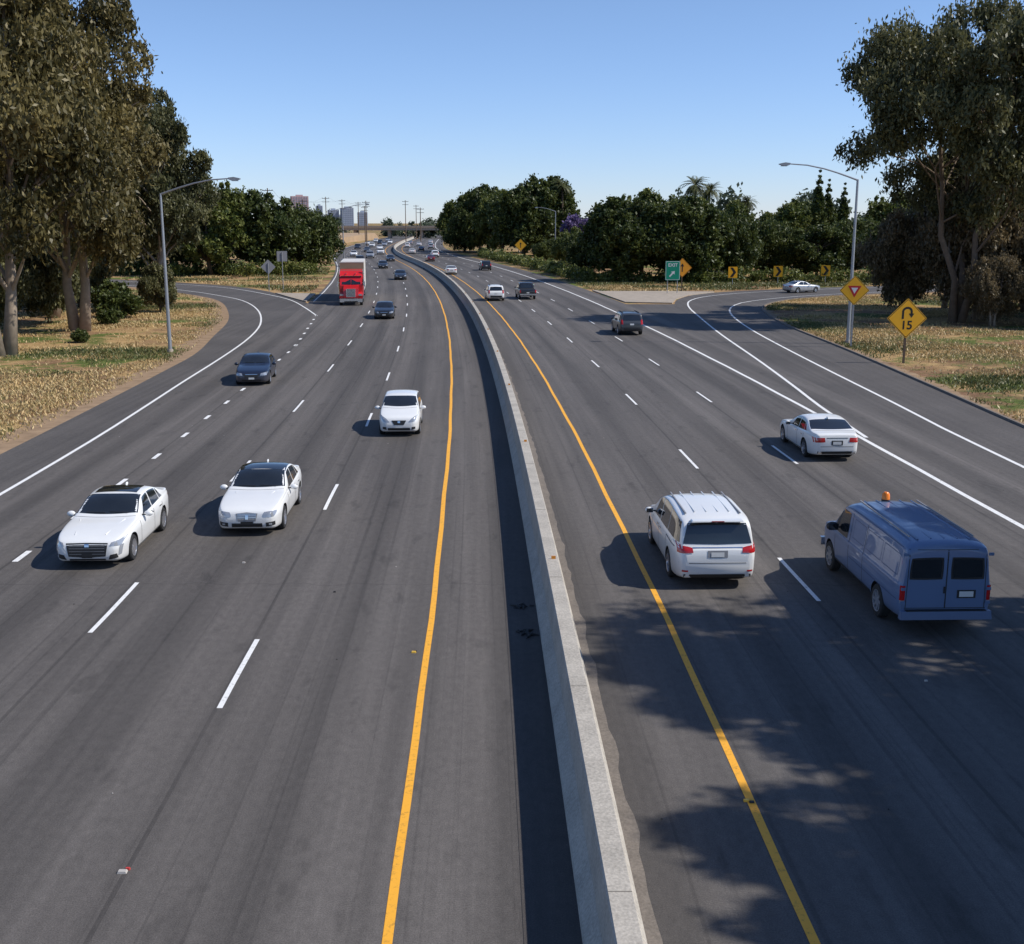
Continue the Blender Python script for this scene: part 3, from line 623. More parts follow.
def make_car(name,kind,paintmat,x,y,head,style='plain',at='center',rim=M_RIM,spokes=5):
    key=(kind,style)
    if key not in CACHE:
        c=Car(PROF[kind]); c.build(paintmat); detail(c,kind,style,paintmat)
        fm=mk_mesh('fittings',c.G.v,c.G.f,c.G.mats,c.G.m,True); fm.set_sharp_from_angle(angle=math.radians(40))
        CACHE[key]=(c.body,fm,paintmat)
    body,fm,pm0=CACHE[key]
    if pm0!=paintmat:
        body=body.copy(); fm=fm.copy()
        for me in (body,fm):
            for i,mm in enumerate(me.materials):
                if mm==pm0: me.materials[i]=paintmat
    P=PROF[kind]; L=P['L']; r=P['wr']
    fx,fy=-math.sin(head),math.cos(head)
    if at=='rear': x+=fx*L/2; y+=fy*L/2
    elif at=='front': x-=fx*L/2; y-=fy*L/2
    e=empty(name,(x,y,.017),head)
    link(bpy.data.objects.new('body',body),e); link(bpy.data.objects.new('fittings',fm),e)
    wk=(r,spokes,rim.name)
    if wk not in WHEELS: WHEELS[wk]=wheel_mesh(r,.22,rim,spokes)
    for ax in P['axles']:
        for sd in (1,-1):
            w=bpy.data.objects.new('wheel',WHEELS[wk]); w.location=(sd*(P['W']/2-.125),L/2-ax,r)
            if sd<0: w.rotation_euler=(0,0,math.pi)
            link(w,e)
    return e
def hN(y): return -math.atan(float(S(y)))
def hS(y): return hN(y)+math.pi
make_car('white_sedan','sedan',PW,-10.66,27.75,hS(30),'caddy','front',spokes=10)
make_car('white_sedan','sedan',PW,-7.36,30.9,hS(33),'merc','front',spokes=7)
make_car('white_hatchback','hatch',PW,-4.60,46.1,hS(48),'plain','front')
make_car('navy_sedan','sedan',PNV,-13.9,61.0,hS(64)+.05,'plain','front')
make_car('black_sedan','sedan',PBK,-11.5,104.,hS(107),'plain','front')
make_car('white_minivan','minivan',PW,4.87,26.15,hN(29),'plain','rear')
make_car('cargo_van','cargo_van',PBL,9.10,23.05,hN(26),'plain','rear',rim=M_GREYT,spokes=8)
make_car('white_sedan','coupe',PW,11.83,41.1,hN(44),'plain','rear')
make_car('suv','suv',PGR,9.25,89.0,hN(92),'plain','rear')
make_car('white_suv','suv',PW,-1.75,128.5,hN(131),'plain','rear')
make_car('black_pickup_truck','pickup',PBK,1.8,131,hN(134),'plain','rear')
make_car('white_sedan','coupe',PW,-10.0,194,hN(201),'plain','rear')
make_car('black_suv','suv',PBK,-4.6,211,hN(213),'plain','rear')
make_car('silver_sedan','sedan',PSV,36.1,145.,-math.radians(62),'plain','center')
make_car('black_sedan','sedan',PBK,-16.8,176,hS(181),'plain','front')
far=[(-8.1,222,'sedan',PBK),(-11.8,246,'suv',PGR),(-4.5,262,'sedan',PBK),(-8.1,285,'suv',PSV),(-11.8,300,'sedan',PW),(-4.5,318,'suv',PW),(-15.0,232,'sedan',PBK),(-8.1,345,'sedan',PGR),(-4.5,372,'sedan',PW),(-11.8,380,'suv',PBK),(-8.1,410,'suv',PW),(-4.5,430,'sedan',PSV),(-11.8,452,'sedan',PW),(-8.1,470,'suv',PBK),(-4.5,480,'sedan',PW),(-11.8,505,'suv',PW),(-8.1,530,'sedan',PSV)]
for o,yy,k,p in far: make_car('white_car' if p is PW else 'dark_car' if p in(PBK,PGR) else 'silver_car',k,p,float(PX(o,yy)),yy,hS(yy),'plain')
farn=[(4.3,262,'sedan',PMR),(8.1,292,'suv',PW),(4.3,325,'sedan',PW),(8.1,355,'sedan',PBK),(12,385,'suv',PSV),(4.3,400,'suv',PW),(8.1,430,'sedan',PW),(4.3,460,'sedan',PSV),(12,480,'sedan',PW)]
for o,yy,k,p in farn: make_car('white_car' if p is PW else 'maroon_car' if p is PMR else 'dark_car' if p is PBK else 'silver_car',k,p,float(PX(o,yy)),yy,hN(yy),'plain')
def semi(x,y,head):
    e=empty('red_semi_truck',(x,y,.017),head)
    G=Geo()
    G.prism([(0-.15,.75),(-.05,1.0),(-.12,1.75),(-1.9,2.02),(-1.9,.75)],-.78,.78,PRD,'x')
    G.prism([(-1.8,.85),(-1.8,2.0),(-2.15,2.85),(-2.6,3.0),(-3.2,3.45),(-5.2,3.6),(-5.3,3.6),(-5.3,.85)],-1.18,1.18,PRD,'x')
    for sd in (1,-1):
        G.prism([(-.2,.65),(-.15,1.05),(-.5,1.35),(-1.3,1.35),(-1.75,.9),(-1.75,.65)],sd*.74,sd*1.2,PRD,'x')
        G.box((sd*.97,-.12,1.12),(.34,.08,.2),M_LAMP)
        G.tube([(sd*1.28,-2.9,1.0),(sd*1.28,-2.9,3.7)],[.09,.09],M_CHR,10)
        G.box((sd*1.42,-1.75,2.15),(.12,.18,.55),M_CHR); G.box((sd*1.3,-1.75,2.3),(.3,.04,.04),M_CHR)
        G.prism([(-2.0,1.95),(-2.25,2.6),(-2.95,2.6),(-2.95,1.95)],sd*1.182,sd*1.19,M_GLASS,'x')
        G.tube([(sd*.98,-3.1,.75),(sd*.98,-4.4,.75)],[.32,.32],M_CHR,14)
        G.box((sd*.5,-2.75,3.25),(.06,.5,.06),M_CHR)
    G.box((0,-.02,1.32),(.95,.10,.85),M_CHR)
    for k in range(7): G.box((0,.035,1.0+k*.11),(.82,.02,.05),M_BLK)
    G.box((0,.02,.55),(2.35,.16,.36),M_CHR); G.box((0,.11,.42),(1.4,.02,.12),M_BLK)
    G.add([(-1.0,-1.835,2.1),(-.03,-1.80,2.1),(-.03,-2.13,2.78),(-.95,-2.13,2.78)],[(0,1,2,3)],M_GLASS); G.add([(1.0,-1.835,2.1),(.03,-1.80,2.1),(.03,-2.13,2.78),(.95,-2.13,2.78)],[(0,1,2,3)],M_GLASS)
    G.box((0,-2.2,2.93),(2.2,.3,.08),M_BLK)
    for k in (-.9,-.45,0,.45,.9): G.box((k,-2.35,3.02),(.12,.08,.06),M_AMB)
    tr=pm('trailer_white',(.62,.58,.52),.5,var=.15,scale=.8); tf=pm('trailer_front_tan',(.30,.20,.13),.6,var=.3,scale=1)
    G.box((0,-12.9,2.72),(2.58,13.4,3.1),tr); G.box((0,-12.9,1.08),(2.0,13.2,.14),M_BLK)
    G.box((0,-6.18,2.7),(2.62,.05,3.05),tf); G.box((0,-4.0,.85),(.9,6.5,.25),M_BLK)
    G.box((0,-6.22,4.28),(2.64,.16,.10),tr)
    G.obj('truck_body',e,fixn=False)
    wm=wheel_mesh(.51,.30,M_CHR,8)
    for yy in (-1.0,-5.6,-6.9,-17.2,-18.5):
        for sd in (1,-1):
            w=bpy.data.objects.new('wheel',wm); w.location=(sd*1.05,yy,.51); w.rotation_euler=(0,0,0 if sd>0 else math.pi); link(w,e)
semi(-16.85,121.5,hS(128)+.02)
# ------------------------------------------------------------------ signs and lamps
M_POST=pm('galvanised_steel',(.36,.37,.38),.45,metal=.6); M_YS=pm('yellow_sign_sheet',(.95,.46,.015),.4,var=.05); M_OS=pm('orange_sign_sheet',(.92,.36,.02),.4,var=.05)
M_SB_=pm('sign_black',(.012,.012,.012),.5); M_SW=pm('sign_white',(.75,.75,.73),.4); M_SR=pm('sign_red',(.55,.02,.02),.4); M_SG=pm('sign_green',(.0,.27,.16),.4,var=.05); M_WOOD=pm('weathered_wood',(.13,.09,.06),.9,var=.3,scale=6)
def rrect(w,h,r=.06,rot=0,n=4):
    p=[]
    for cx,cy,a0 in ((w/2-r,h/2-r,0),(-w/2+r,h/2-r,90),(-w/2+r,-h/2+r,180),(w/2-r,-h/2+r,270)):
        for k in range(n+1):
            a=math.radians(a0+90*k/n); p.append((cx+r*math.cos(a),cy+r*math.sin(a)))
    c,s=math.cos(rot),math.sin(rot)
    return [(a*c-b*s,a*s+b*c) for a,b in p]
def text(body,size,loc,mat,parent):
    cu=bpy.data.curves.new('legend',type='FONT'); cu.body=body; cu.size=size; cu.align_x='CENTER'; cu.align_y='CENTER'; cu.extrude=.003; cu.offset=size*.02
    o=bpy.data.objects.new('t',cu); COL.objects.link(o)
    dg=bpy.context.evaluated_depsgraph_get(); me=bpy.data.meshes.new_from_object(o.evaluated_get(dg)); bpy.data.objects.remove(o)
    me.materials.clear(); me.materials.append(mat)
    q=bpy.data.objects.new('legend',me); q.location=loc; q.rotation_euler=(math.pi/2,0,0); link(q,parent)
def shift(p,z): return [(a,b+z) for a,b in p]
def diamond_sign(name,x,y,side,zc,rz=0,border=True,graphic=None,mat=M_YS,post=M_WOOD):
    e=empty(name,(x,y,0),rz); G=Geo()
    q=math.pi/4
    G.prism(shift(rrect(side,side,.08,q),zc),-.012,0,mat)
    if border:
        G.prism(shift(rrect(side*.96,side*.96,.07,q),zc),-.016,-.012,M_SB_); G.prism(shift(rrect(side*.92,side*.92,.06,q),zc),-.020,-.016,mat)
    G.box((0,.07,(zc+side*.4)/2),(.12,.12,zc+side*.4),post)
    if graphic=='uturn':
        s=side
        pts=[(-.15*s,-.12*s),(-.15*s,.14*s)]+[(-.15*s+ .15*s*(1-math.cos(a)),.14*s+.13*s*math.sin(a)) for a in np.linspace(.2,math.pi,9)]+[(.15*s,.06*s)]
        w=.038*s
        P=[Vector(p) for p in pts]; l=[];r=[]
        for i,p in enumerate(P):
            d=(P[min(i+1,len(P)-1)]-P[max(i-1,0)]).normalized(); n=Vector((-d.y,d.x)); l.append(p+n*w); r.append(p-n*w)
        for i in range(len(P)-1):
            G.prism(shift([tuple(l[i]),tuple(l[i+1]),tuple(r[i+1]),tuple(r[i])],zc+.10*s),-.024,-.020,M_SB_)
        G.prism(shift([(.15*s-.10*s,.07*s),(.15*s+.10*s,.07*s),(.15*s,-.08*s)],zc+.10*s),-.024,-.020,M_SB_)
    if graphic=='yield':
        s=side
        G.prism(shift([(-.32*s,.22*s),(.32*s,.22*s),(0,-.34*s)],zc),-.024,-.020,M_SR)
        G.prism(shift([(-.16*s,.13*s),(.16*s,.13*s),(0,-.15*s)],zc),-.028,-.024,M_SW)
    if graphic=='arrow':
        s=side
        G.prism(shift([(-.04*s,-.3*s),(.04*s,-.3*s),(.04*s,.1*s),(.14*s,.1*s),(0,.32*s),(-.14*s,.1*s),(-.04*s,.1*s)],zc),-.024,-.020,M_SB_)
    G.obj('sign_panel',e,fixn=True)
    if graphic=='uturn': text('15',side*.42,(.0,-.021,zc-.25*side),M_SB_,e)
    return e
diamond_sign('u_turn_warning_sign',24.35,71.3,1.75,2.78,rz=.0,graphic='uturn')
diamond_sign('yield_ahead_sign',23.75,80.6,1.45,3.95,rz=-.08,graphic='yield',post=M_POST)
diamond_sign('warning_sign',1.9,260,1.9,3.6,graphic='arrow')
def chevron(x,y,rz):
    e=empty('chevron_sign',(x,y,0),rz); G=Geo()
    G.prism(shift(rrect(1.25,1.5,.06),1.85),-.012,0,M_YS)
    G.prism(shift([(-.38,.65),(.0,.65),(.46,0),(0,-.65),(-.38,-.65),(.05,0)],1.85),-.018,-.012,M_SB_)
    G.tube([(0,.05,0),(0,.05,2.5)],[.05,.05],M_POST,8)
    G.obj('sign_panel',e,fixn=True)
for x,y,r in ((30.3,160,.0),(37.2,163,-.1),(44.5,165.5,-.15),(53.5,166.,-.2)): chevron(x,y,r)
e=empty('exit_sign',(19.5,141.5,.13)); G=Geo()
G.prism(shift(rrect(1.8,2.3,.1),2.7),-.02,0,M_SG); G.prism(shift(rrect(1.70,2.20,.09),2.7),-.024,-.02,M_SW); G.prism(shift(rrect(1.6,2.1,.08),2.7),-.028,-.024,M_SG)
ar=[(-.09,-.6),(.09,-.6),(.09,0),(.28,0),(0,.38),(-.28,0),(-.09,0)]; c_,s_=math.cos(-.7),math.sin(-.7)
G.prism(shift([(a*c_-b*s_,(a*s_+b*c_)*.9) for a,b in ar],2.4),-.034,-.028,M_SW)
for sx in (-.6,.6): G.tube([(sx,.06,0),(sx,.06,3.5)],[.05,.05],M_POST,8)
G.obj('sign_panel',e,fixn=True); text('EXIT',.56,(0,-.029,3.35),M_SW,e)
diamond_sign('warning_sign',21.3,146,1.7,3.0,graphic='arrow',mat=M_OS)
for x,y,h in ((-30.5,146,3.6),(-29.5,150,4.8)):
    e=empty('traffic_sign',(x,y,0),.2); G=Geo()
    G.prism(shift(rrect(1.3,1.3,.06,math.pi/4 if h<4 else 0),h-.5),-.01,.01,M_GREYT); G.tube([(0,-.06,0),(0,-.06,h)],[.05,.05],M_POST,8); G.obj('sign_panel',e,fixn=True)
def lamp(x,y,H,arm,dx,rise=.9):
    e=empty('street_lamp',(x,y,0)); G=Geo()
    G.tube([(0,0,0),(0,0,.25)],[.22,.2],M_CON2,12); G.tube([(0,0,.25),(0,0,H*.5),(0,0,H)],[.13,.105,.08],M_POST,12)
    p=[(0,0,H-.05)]+[(dx*arm*t,0,H-.05+rise*math.sin(t*math.pi/2)) for t in (.12,.3,.5,.75,1)]
    G.tube(p,[.07,.06,.055,.05,.045,.04],M_POST,8)
    z=H-.05+rise
    G.prism([(dx*arm,z-.05),(dx*arm,z+.06),(dx*(arm+.35),z+.10),(dx*(arm+.75),z+.02),(dx*(arm+.75),z-.04),(dx*(arm+.5),z-.12),(dx*(arm+.15),z-.12)],-.17,.17,M_POST)
    G.box((dx*(arm+.42),0,z-.135),(.42,.24,.05),M_LAMP)
    G.obj('pole',e,smooth=True,angle=35,fixn=True)
lamp(-22.95,77.2,10.4,4.5,1,1.0); lamp(24.2,83.,11.5,4.8,-1,1.1); lamp(9.9,268,11,4,-1); lamp(-41.,268,11,4,1); lamp(2.0,345,11,4,-1)
lamp(-29.5,205,10.8,4,1)
# ------------------------------------------------------------------ trees
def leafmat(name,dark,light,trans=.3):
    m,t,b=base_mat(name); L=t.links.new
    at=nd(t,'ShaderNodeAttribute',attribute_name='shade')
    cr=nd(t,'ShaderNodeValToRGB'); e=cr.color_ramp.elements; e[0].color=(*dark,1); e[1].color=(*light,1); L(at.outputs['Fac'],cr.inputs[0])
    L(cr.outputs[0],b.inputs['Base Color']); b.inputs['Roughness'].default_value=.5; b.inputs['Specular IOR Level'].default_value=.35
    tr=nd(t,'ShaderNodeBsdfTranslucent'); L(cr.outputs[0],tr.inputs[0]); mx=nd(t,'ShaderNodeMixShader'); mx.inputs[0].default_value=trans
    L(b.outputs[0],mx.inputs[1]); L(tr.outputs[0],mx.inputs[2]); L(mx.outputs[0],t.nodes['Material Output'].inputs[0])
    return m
LM_E=leafmat('eucalyptus_leaves',(.060,.055,.018),(.28,.22,.08)); LM_E2=leafmat('eucalyptus_leaves_grey',(.045,.053,.020),(.21,.195,.08))
LM_D=leafmat('dark_oak_leaves',(.024,.042,.010),(.13,.15,.035)); LM_G=leafmat('green_leaves',(.045,.07,.014),(.22,.23,.055)); LM_P=leafmat('jacaranda_blossom',(.10,.07,.16),(.27,.20,.38)); LM_PALM=leafmat('palm_fronds',(.05,.065,.02),(.16,.16,.06))
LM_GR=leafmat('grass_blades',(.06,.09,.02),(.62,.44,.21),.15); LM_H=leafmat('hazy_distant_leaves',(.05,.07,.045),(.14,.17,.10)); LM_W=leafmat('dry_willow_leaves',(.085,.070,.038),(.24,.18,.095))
M_BARK=pm('pale_bark',(.30,.24,.18),.9,var=.4,scale=3,bump=.5,spec=.1); M_BARK2=pm('dark_bark',(.09,.07,.05),.9,var=.3,scale=4,spec=.1); M_BARK3=pm('brown_bark',(.17,.13,.095),.9,var=.4,scale=3,bump=.5,spec=.1)
def quads_mesh(name,p,a,b,shade,mat):
    n=len(p); v=np.empty((n*4,3)); v[0::4]=p-a; v[1::4]=p+b; v[2::4]=p+a; v[3::4]=p-b
    me=bpy.data.meshes.new(name); me.vertices.add(n*4); me.vertices.foreach_set('co',v.ravel())
    me.loops.add(n*4); me.loops.foreach_set('vertex_index',np.arange(n*4,dtype=np.int32)); me.polygons.add(n); me.polygons.foreach_set('loop_start',np.arange(0,n*4,4,dtype=np.int32))
    try: me.polygons.foreach_set('loop_total',np.full(n,4,dtype=np.int32))
    except Exception: pass
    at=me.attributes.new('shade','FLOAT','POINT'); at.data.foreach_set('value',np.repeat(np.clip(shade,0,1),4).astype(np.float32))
    me.materials.append(mat); me.update(calc_edges=True); me.validate(); return me
def unit(n,R):
    d=R.normal(size=(n,3)); return d/np.linalg.norm(d,axis=1)[:,None]
def leaves(name,clumps,n,size,R,mat,droop=0,sub=22,tight=.26):
    cs=np.array([c for c,_ in clumps]); rs=np.array([r for _,r in clumps]); vol=rs[:,0]*rs[:,1]*rs[:,2]; pr=vol**.75; pr/=pr.sum()
    ns=len(clumps)*sub; ci=R.choice(len(clumps),ns,p=pr)
    rad=R.uniform(.25,1,ns)**.5
    sc=cs[ci]+unit(ns,R)*rad[:,None]*rs[ci]
    sr=rs[ci].mean(axis=1)*tight*R.uniform(.6,1.4,ns); ssh=R.normal(0,.15,ns)
    csh=R.normal(0,.10,len(clumps))
    li=R.integers(0,ns,n)
    off=R.normal(size=(n,3))*sr[li][:,None]*.62
    off[:,2]*=(1+.5*droop)
    p=sc[li]+off
    a=unit(n,R); a[:,2]=a[:,2]*(1+droop*1.5)-droop*.3; a/=np.linalg.norm(a,axis=1)[:,None]
    b=np.cross(a,unit(n,R)); b/=np.linalg.norm(b,axis=1)[:,None]+1e-6
    s=size*R.uniform(.6,1.4,n)[:,None]
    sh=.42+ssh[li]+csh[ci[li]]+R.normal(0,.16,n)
    return quads_mesh(name,p,a*s,b*s*(.42 if droop else .6),sh,mat)
def tree_meshes(h,r,zlo,K,n,size,seed,mat,bark,droop=0,tr=.35,cr=.3,multi=1,tight=.26,sub=22,squash=1.,skew=(0,0),lowskip=.35,spread=(.55,1.4)):
    R=np.random.default_rng(seed)
    cz=(h+zlo)/2; rz=(h-zlo)/2; cl=[]
    tries=0
    while len(cl)<K and tries<5000:
        tries+=1
        d=unit(1,R)[0]*R.uniform(.25,1)**.45
        rr=r*cr*R.uniform(*spread)
        c=np.array([d[0]*(r-rr*.6)+skew[0]*(d[2]+1)/2,d[1]*(r-rr*.6)+skew[1]*(d[2]+1)/2,cz+d[2]*(rz-rr*.6)])
        if d[2]<-.3 and R.uniform()<lowskip: continue
        if all(np.linalg.norm(c-q[0])>rr*.75 for q in cl): cl.append((c,np.array([rr,rr,rr*squash*R.uniform(.7,1.1)])))
    G=Geo()
    tops=[]
    for k in range(multi):
        a=2*math.pi*k/max(1,multi)+R.uniform(0,1); l=0 if multi==1 else r*.25
        base=Vector((math.cos(a)*.4*(multi>1),math.sin(a)*.4*(multi>1),-.1)); top=Vector((math.cos(a)*l+R.normal(0,.3)+skew[0]*.5,math.sin(a)*l+R.normal(0,.3)+skew[1]*.5,h*.80))
        pts=[base.lerp(top,t)+Vector((R.normal(0,.25),R.normal(0,.25),0))*(0 if t in(0,) else 1)*(h/20) for t in np.linspace(0,1,7)]
        rad=[tr*(1.25 if t==0 else 1)*(1-t*.82)/(multi**.4) for t in np.linspace(0,1,7)]
        G.tube(pts,rad,bark,9); tops.append((pts,rad))
    for c,rr in cl:
        pts,rad=tops[R.integers(len(tops))]
        c=Vector(c); t=min(.92,max(.18,(c.z/h/.80)-R.uniform(.15,.35))); i=min(5,int(t*6)); fr=t*6-i; st=pts[i].lerp(pts[i+1],fr); r0=rad[i]*.45
        mid=st.lerp(c,.5)+Vector((R.normal(0,.3),R.normal(0,.3),R.uniform(-.2,.6)))*(r/6)
        G.tube([st,mid,c],[r0,r0*.6,r0*.22],bark,6,False)
        for _ in range(3):
            q=c+Vector(unit(1,R)[0]*rr*.85); G.tube([mid.lerp(c,.6),mid.lerp(c,.8).lerp(q,.4),q],[r0*.3,r0*.2,r0*.07],bark,4,False)
    wm=mk_mesh('trunk_and_limbs',G.v,G.f,G.mats,G.m,True)
    lm=leaves('foliage',cl,n,size,R,mat,droop,sub,tight)
    return wm,lm
RT=np.random.default_rng(99)
def place_tree(name,ms,x,y,rz=0,s=1.,sz=None):
    if sz is None and name in('oak_tree','pepper_tree'): sz=s*RT.uniform(.85,1.15)
    e=empty(name,(x,y,0),rz); e.scale=(s,s,sz or s)
    link(bpy.data.objects.new('trunk_and_limbs',ms[0]),e); link(bpy.data.objects.new('foliage',ms[1]),e); return e
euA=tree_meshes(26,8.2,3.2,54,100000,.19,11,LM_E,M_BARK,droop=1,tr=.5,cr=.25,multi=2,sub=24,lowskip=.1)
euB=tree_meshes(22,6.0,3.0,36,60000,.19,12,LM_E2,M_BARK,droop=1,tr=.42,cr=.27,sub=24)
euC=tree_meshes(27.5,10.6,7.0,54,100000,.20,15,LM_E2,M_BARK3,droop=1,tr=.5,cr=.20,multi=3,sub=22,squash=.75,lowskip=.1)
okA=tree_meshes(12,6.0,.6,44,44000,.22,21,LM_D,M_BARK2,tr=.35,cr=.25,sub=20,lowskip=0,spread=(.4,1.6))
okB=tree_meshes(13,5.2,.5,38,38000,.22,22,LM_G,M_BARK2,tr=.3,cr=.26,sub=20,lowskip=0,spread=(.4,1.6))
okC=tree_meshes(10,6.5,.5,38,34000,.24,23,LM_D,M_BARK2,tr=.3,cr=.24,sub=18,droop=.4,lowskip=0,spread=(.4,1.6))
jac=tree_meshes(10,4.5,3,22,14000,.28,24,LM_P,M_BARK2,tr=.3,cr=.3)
T='eucalyptus_tree'
place_tree(T,euA,-33.2,75,0.3,1.08); place_tree(T,euA,-34.8,93,2.1,1.08); place_tree(T,euB,-42.,106,1.1,1.08); place_tree(T,euB,-35.8,119,3.,1.0)
place_tree(T,euA,-46,86,4.1,1.08); place_tree(T,euB,-48,125,5,.9); place_tree(T,euB,-38.5,82,2.5,.95)
place_tree(T,euB,-52,142,2,.75); place_tree(T,euA,-66,120,1,.8)
def deciduous(m): return 'pepper_tree' if m is okB else 'oak_tree'
for x,y,m,s,r in ((-49,190,okB,1.25,0),(-42,196,okA,1.15,1),(-36.5,205,okC,1.15,3),(-57,196,okA,1.3,2),(-66,200,okA,1.3,3),(-44,222,okB,.85,4),(-52,240,okC,.9,5),(-78,196,okA,1.4,1),(-92,205,okB,1.3,2),(-62,152,okC,1.,1),(-70,165,okB,1.,1),
    (-47,265,okB,.6,2),(-50,290,okC,.7,3),(-58,275,okB,.8,0)):
    place_tree(deciduous(m),m,x,y,r,s)
place_tree(T,euC,38.8,101,0.5,1.02); place_tree(T,euC,50,112,2.4,.95); place_tree(T,euB,44,118,1.2,.62)
place_tree(T,euB,56,104,1.2,.9)
# roadside trees beside the bridge (out of frame to the right, throw the foreground shadow)
place_tree(T,euB,24.0,18.6,.4,.98); place_tree(T,euB,21.5,13.2,2.4,.84); place_tree(T,euC,29.,15.5,3.4,.72); place_tree(T,euB,19.8,9.5,1.4,.70)
for x,y,m,s,r in ((16.5,172,okA,1.12,0),(25.5,171,okA,1.1,1.5),(33,176,okC,.9,2),(29,185,okB,1.0,4),(40,184,okC,.85,3),(47,180,okA,.82,4),(54,186,okC,1.0,5),(62,182,okA,.85,1),(70,188,okA,1.1,2),(37,196,okB,.85,2),(21,190,okB,1.1,3),(80,190,okA,1.2,0),(92,196,okC,1.3,1),
    (13,196,okC,.7,1),(10,214,okB,.5,2),(12,232,okB,.6,3),(8,250,okC,.6,4),(16,262,okA,.6,4),(20,240,okB,.7,5),(48,205,okB,1.05,2),(58,228,okA,1.25,2),(72,222,okB,1.2,3)):
    place_tree(deciduous(m),m,x,y,r,s)
for x,y,m,s,r in ((3,300,okA,1.45,1),(-3,315,okB,1.4,2),(8.5,306,okA,1.6,3),(-9,330,okA,1.3,4),(-14,345,okC,1.2,5),(4,335,okA,1.6,0),(21,300,okB,.8,2),(29,290,okC,.9,1),(-18,365,okB,1.1,1),(-7,350,okA,1.6,1),(34,280,okA,1.1,2)):
    place_tree(deciduous(m),m,x,y,r,s)
place_tree('jacaranda_tree',jac,14.6,255,0,1.0); place_tree('jacaranda_tree',jac,17.8,262,2,.85)
sh=tree_meshes(2.6,2.2,.1,18,9000,.16,31,LM_D,M_BARK2,tr=.06,cr=.35); sh2=tree_meshes(7,3.0,.3,24,16000,.17,32,LM_E2,M_BARK2,tr=.15,cr=.33,droop=1)
wil=tree_meshes(12,5.6,.6,40,42000,.19,33,LM_W,M_BARK,tr=.3,cr=.26,droop=1.3,multi=3,lowskip=0)
for x,y,s,r in ((-36,106,.9,0),(-34.5,99,.5,1),(-44,88,.9,2),(-39,113,1.1,2),(-47,80,1.1,4),(-42,79,.8,3),(-50,100,1.2,3),(-36.5,74,.45,2),(-31.5,84,.35,2)): place_tree('shrub',sh,x,y,r,s)
for x,y,s,r in ((-34.,112,.7,3),(-43,110,1.3,1),(-41,92,.9,5),(52,110,1.4,1),(-48,96,1.3,2),(-52,85,1.2,2),(-44,118,1.2,0),(-40,100,1.0,0)): place_tree('shrub',sh2,x,y,r,s)
for x,y,s,r in ((42,104,1.05,0),(48.5,101,.9,2),(37.5,110,.85,4),(53,112,1.1,1),(40.5,97.5,.5,3),(45.5,96,.6,5)): place_tree('willow_tree',wil,x,y,r,s)
cy=[(np.array([0,0,z]),np.array([w,w,1.0])) for z,w in zip(np.linspace(1,14,16),[.9,1.1,1.2,1.3,1.3,1.25,1.2,1.1,1.05,.95,.85,.75,.6,.5,.35,.2])]
Rc=np.random.default_rng(5); cyl=leaves('foliage',cy,14000,.18,Rc,LM_D,0,20,.3); Gc=Geo(); Gc.tube([(0,0,0),(0,0,12)],[.25,.05],M_BARK2,6); cyw=mk_mesh('trunk_and_limbs',Gc.v,Gc.f,Gc.mats,Gc.m,True)
for x,y,s in ((54,208,1.2),(56.5,211,1.1),(58.5,208,1.05)): place_tree('cypress_tree',(cyw,cyl),x,y,0,s)
def palm_mesh(h,seed):
    R=np.random.default_rng(seed); G=Geo(); G.tube([(0,0,0),(.2,0,h*.5),(.1,.1,h)],[.3,.22,.2],M_BARK2,8); wm=mk_mesh('trunk_and_limbs',G.v,G.f,G.mats,G.m,True)
    P=[];A_=[];B_=[];sh_=[]
    for k in range(48):
        az=R.uniform(0,2*math.pi); el=R.uniform(-.7,1.3); Lf=R.uniform(2.2,3.0); d=np.array([math.cos(az),math.sin(az),0]); p=np.array([.1,.1,h])
        n=12
        for i in range(n):
            e_=el-1.5*i/n; stp=(d*math.cos(e_)+np.array([0,0,math.sin(e_)]))*Lf/n; side=np.cross(stp,[0,0,1]); side/=np.linalg.norm(side)+1e-6
            for sg in (1,-1):
                w=.55*math.sin(math.pi*(i+1)/(n+1)); a=side*sg*w*.5+np.array([0,0,-.12*w])+stp*.3; P.append(p+a); A_.append(a); B_.append(stp*.45); sh_.append(.5+R.normal(0,.2)-.35*(el<-.2))
            p=p+stp
    return wm,quads_mesh('foliage',np.array(P),np.array(A_),np.array(B_),np.array(sh_),LM_PALM)
pa=palm_mesh(13,1)
for x,y,s in ((12.6,300,1.35),(30.,195,1.12),(34.,203,1.06),(45.,225,.95),(-20,420,1.)): place_tree('palm_tree',pa,x,y,x,s)
Rd=np.random.default_rng(77); dcl=[]
for x in np.arange(-420,520,7.5):
    y=Rd.uniform(620,760) if x<-20 else Rd.uniform(480,700)
    hh=Rd.uniform(5,11)*(1 if x<-20 else 1.35); dcl.append((np.array([x+Rd.normal(0,3),y,hh*.5]),np.array([Rd.uniform(5,9),5,hh*.55])))
for x in np.arange(-170,-48,6):
    y=Rd.uniform(300,430); hh=Rd.uniform(7,12)*(1 if x<-80 else .5); dcl.append((np.array([x-(y-280)*.1,y,hh*.5]),np.array([6,5,hh*.55])))
for x in np.arange(40,260,7):
    y=Rd.uniform(230,330); hh=Rd.uniform(8,16); dcl.append((np.array([x,y,hh*.5]),np.array([6,5,hh*.55])))
link(bpy.data.objects.new('distant_trees',leaves('distant_trees',dcl,150000,.62,Rd,LM_H,0,20,.24)))
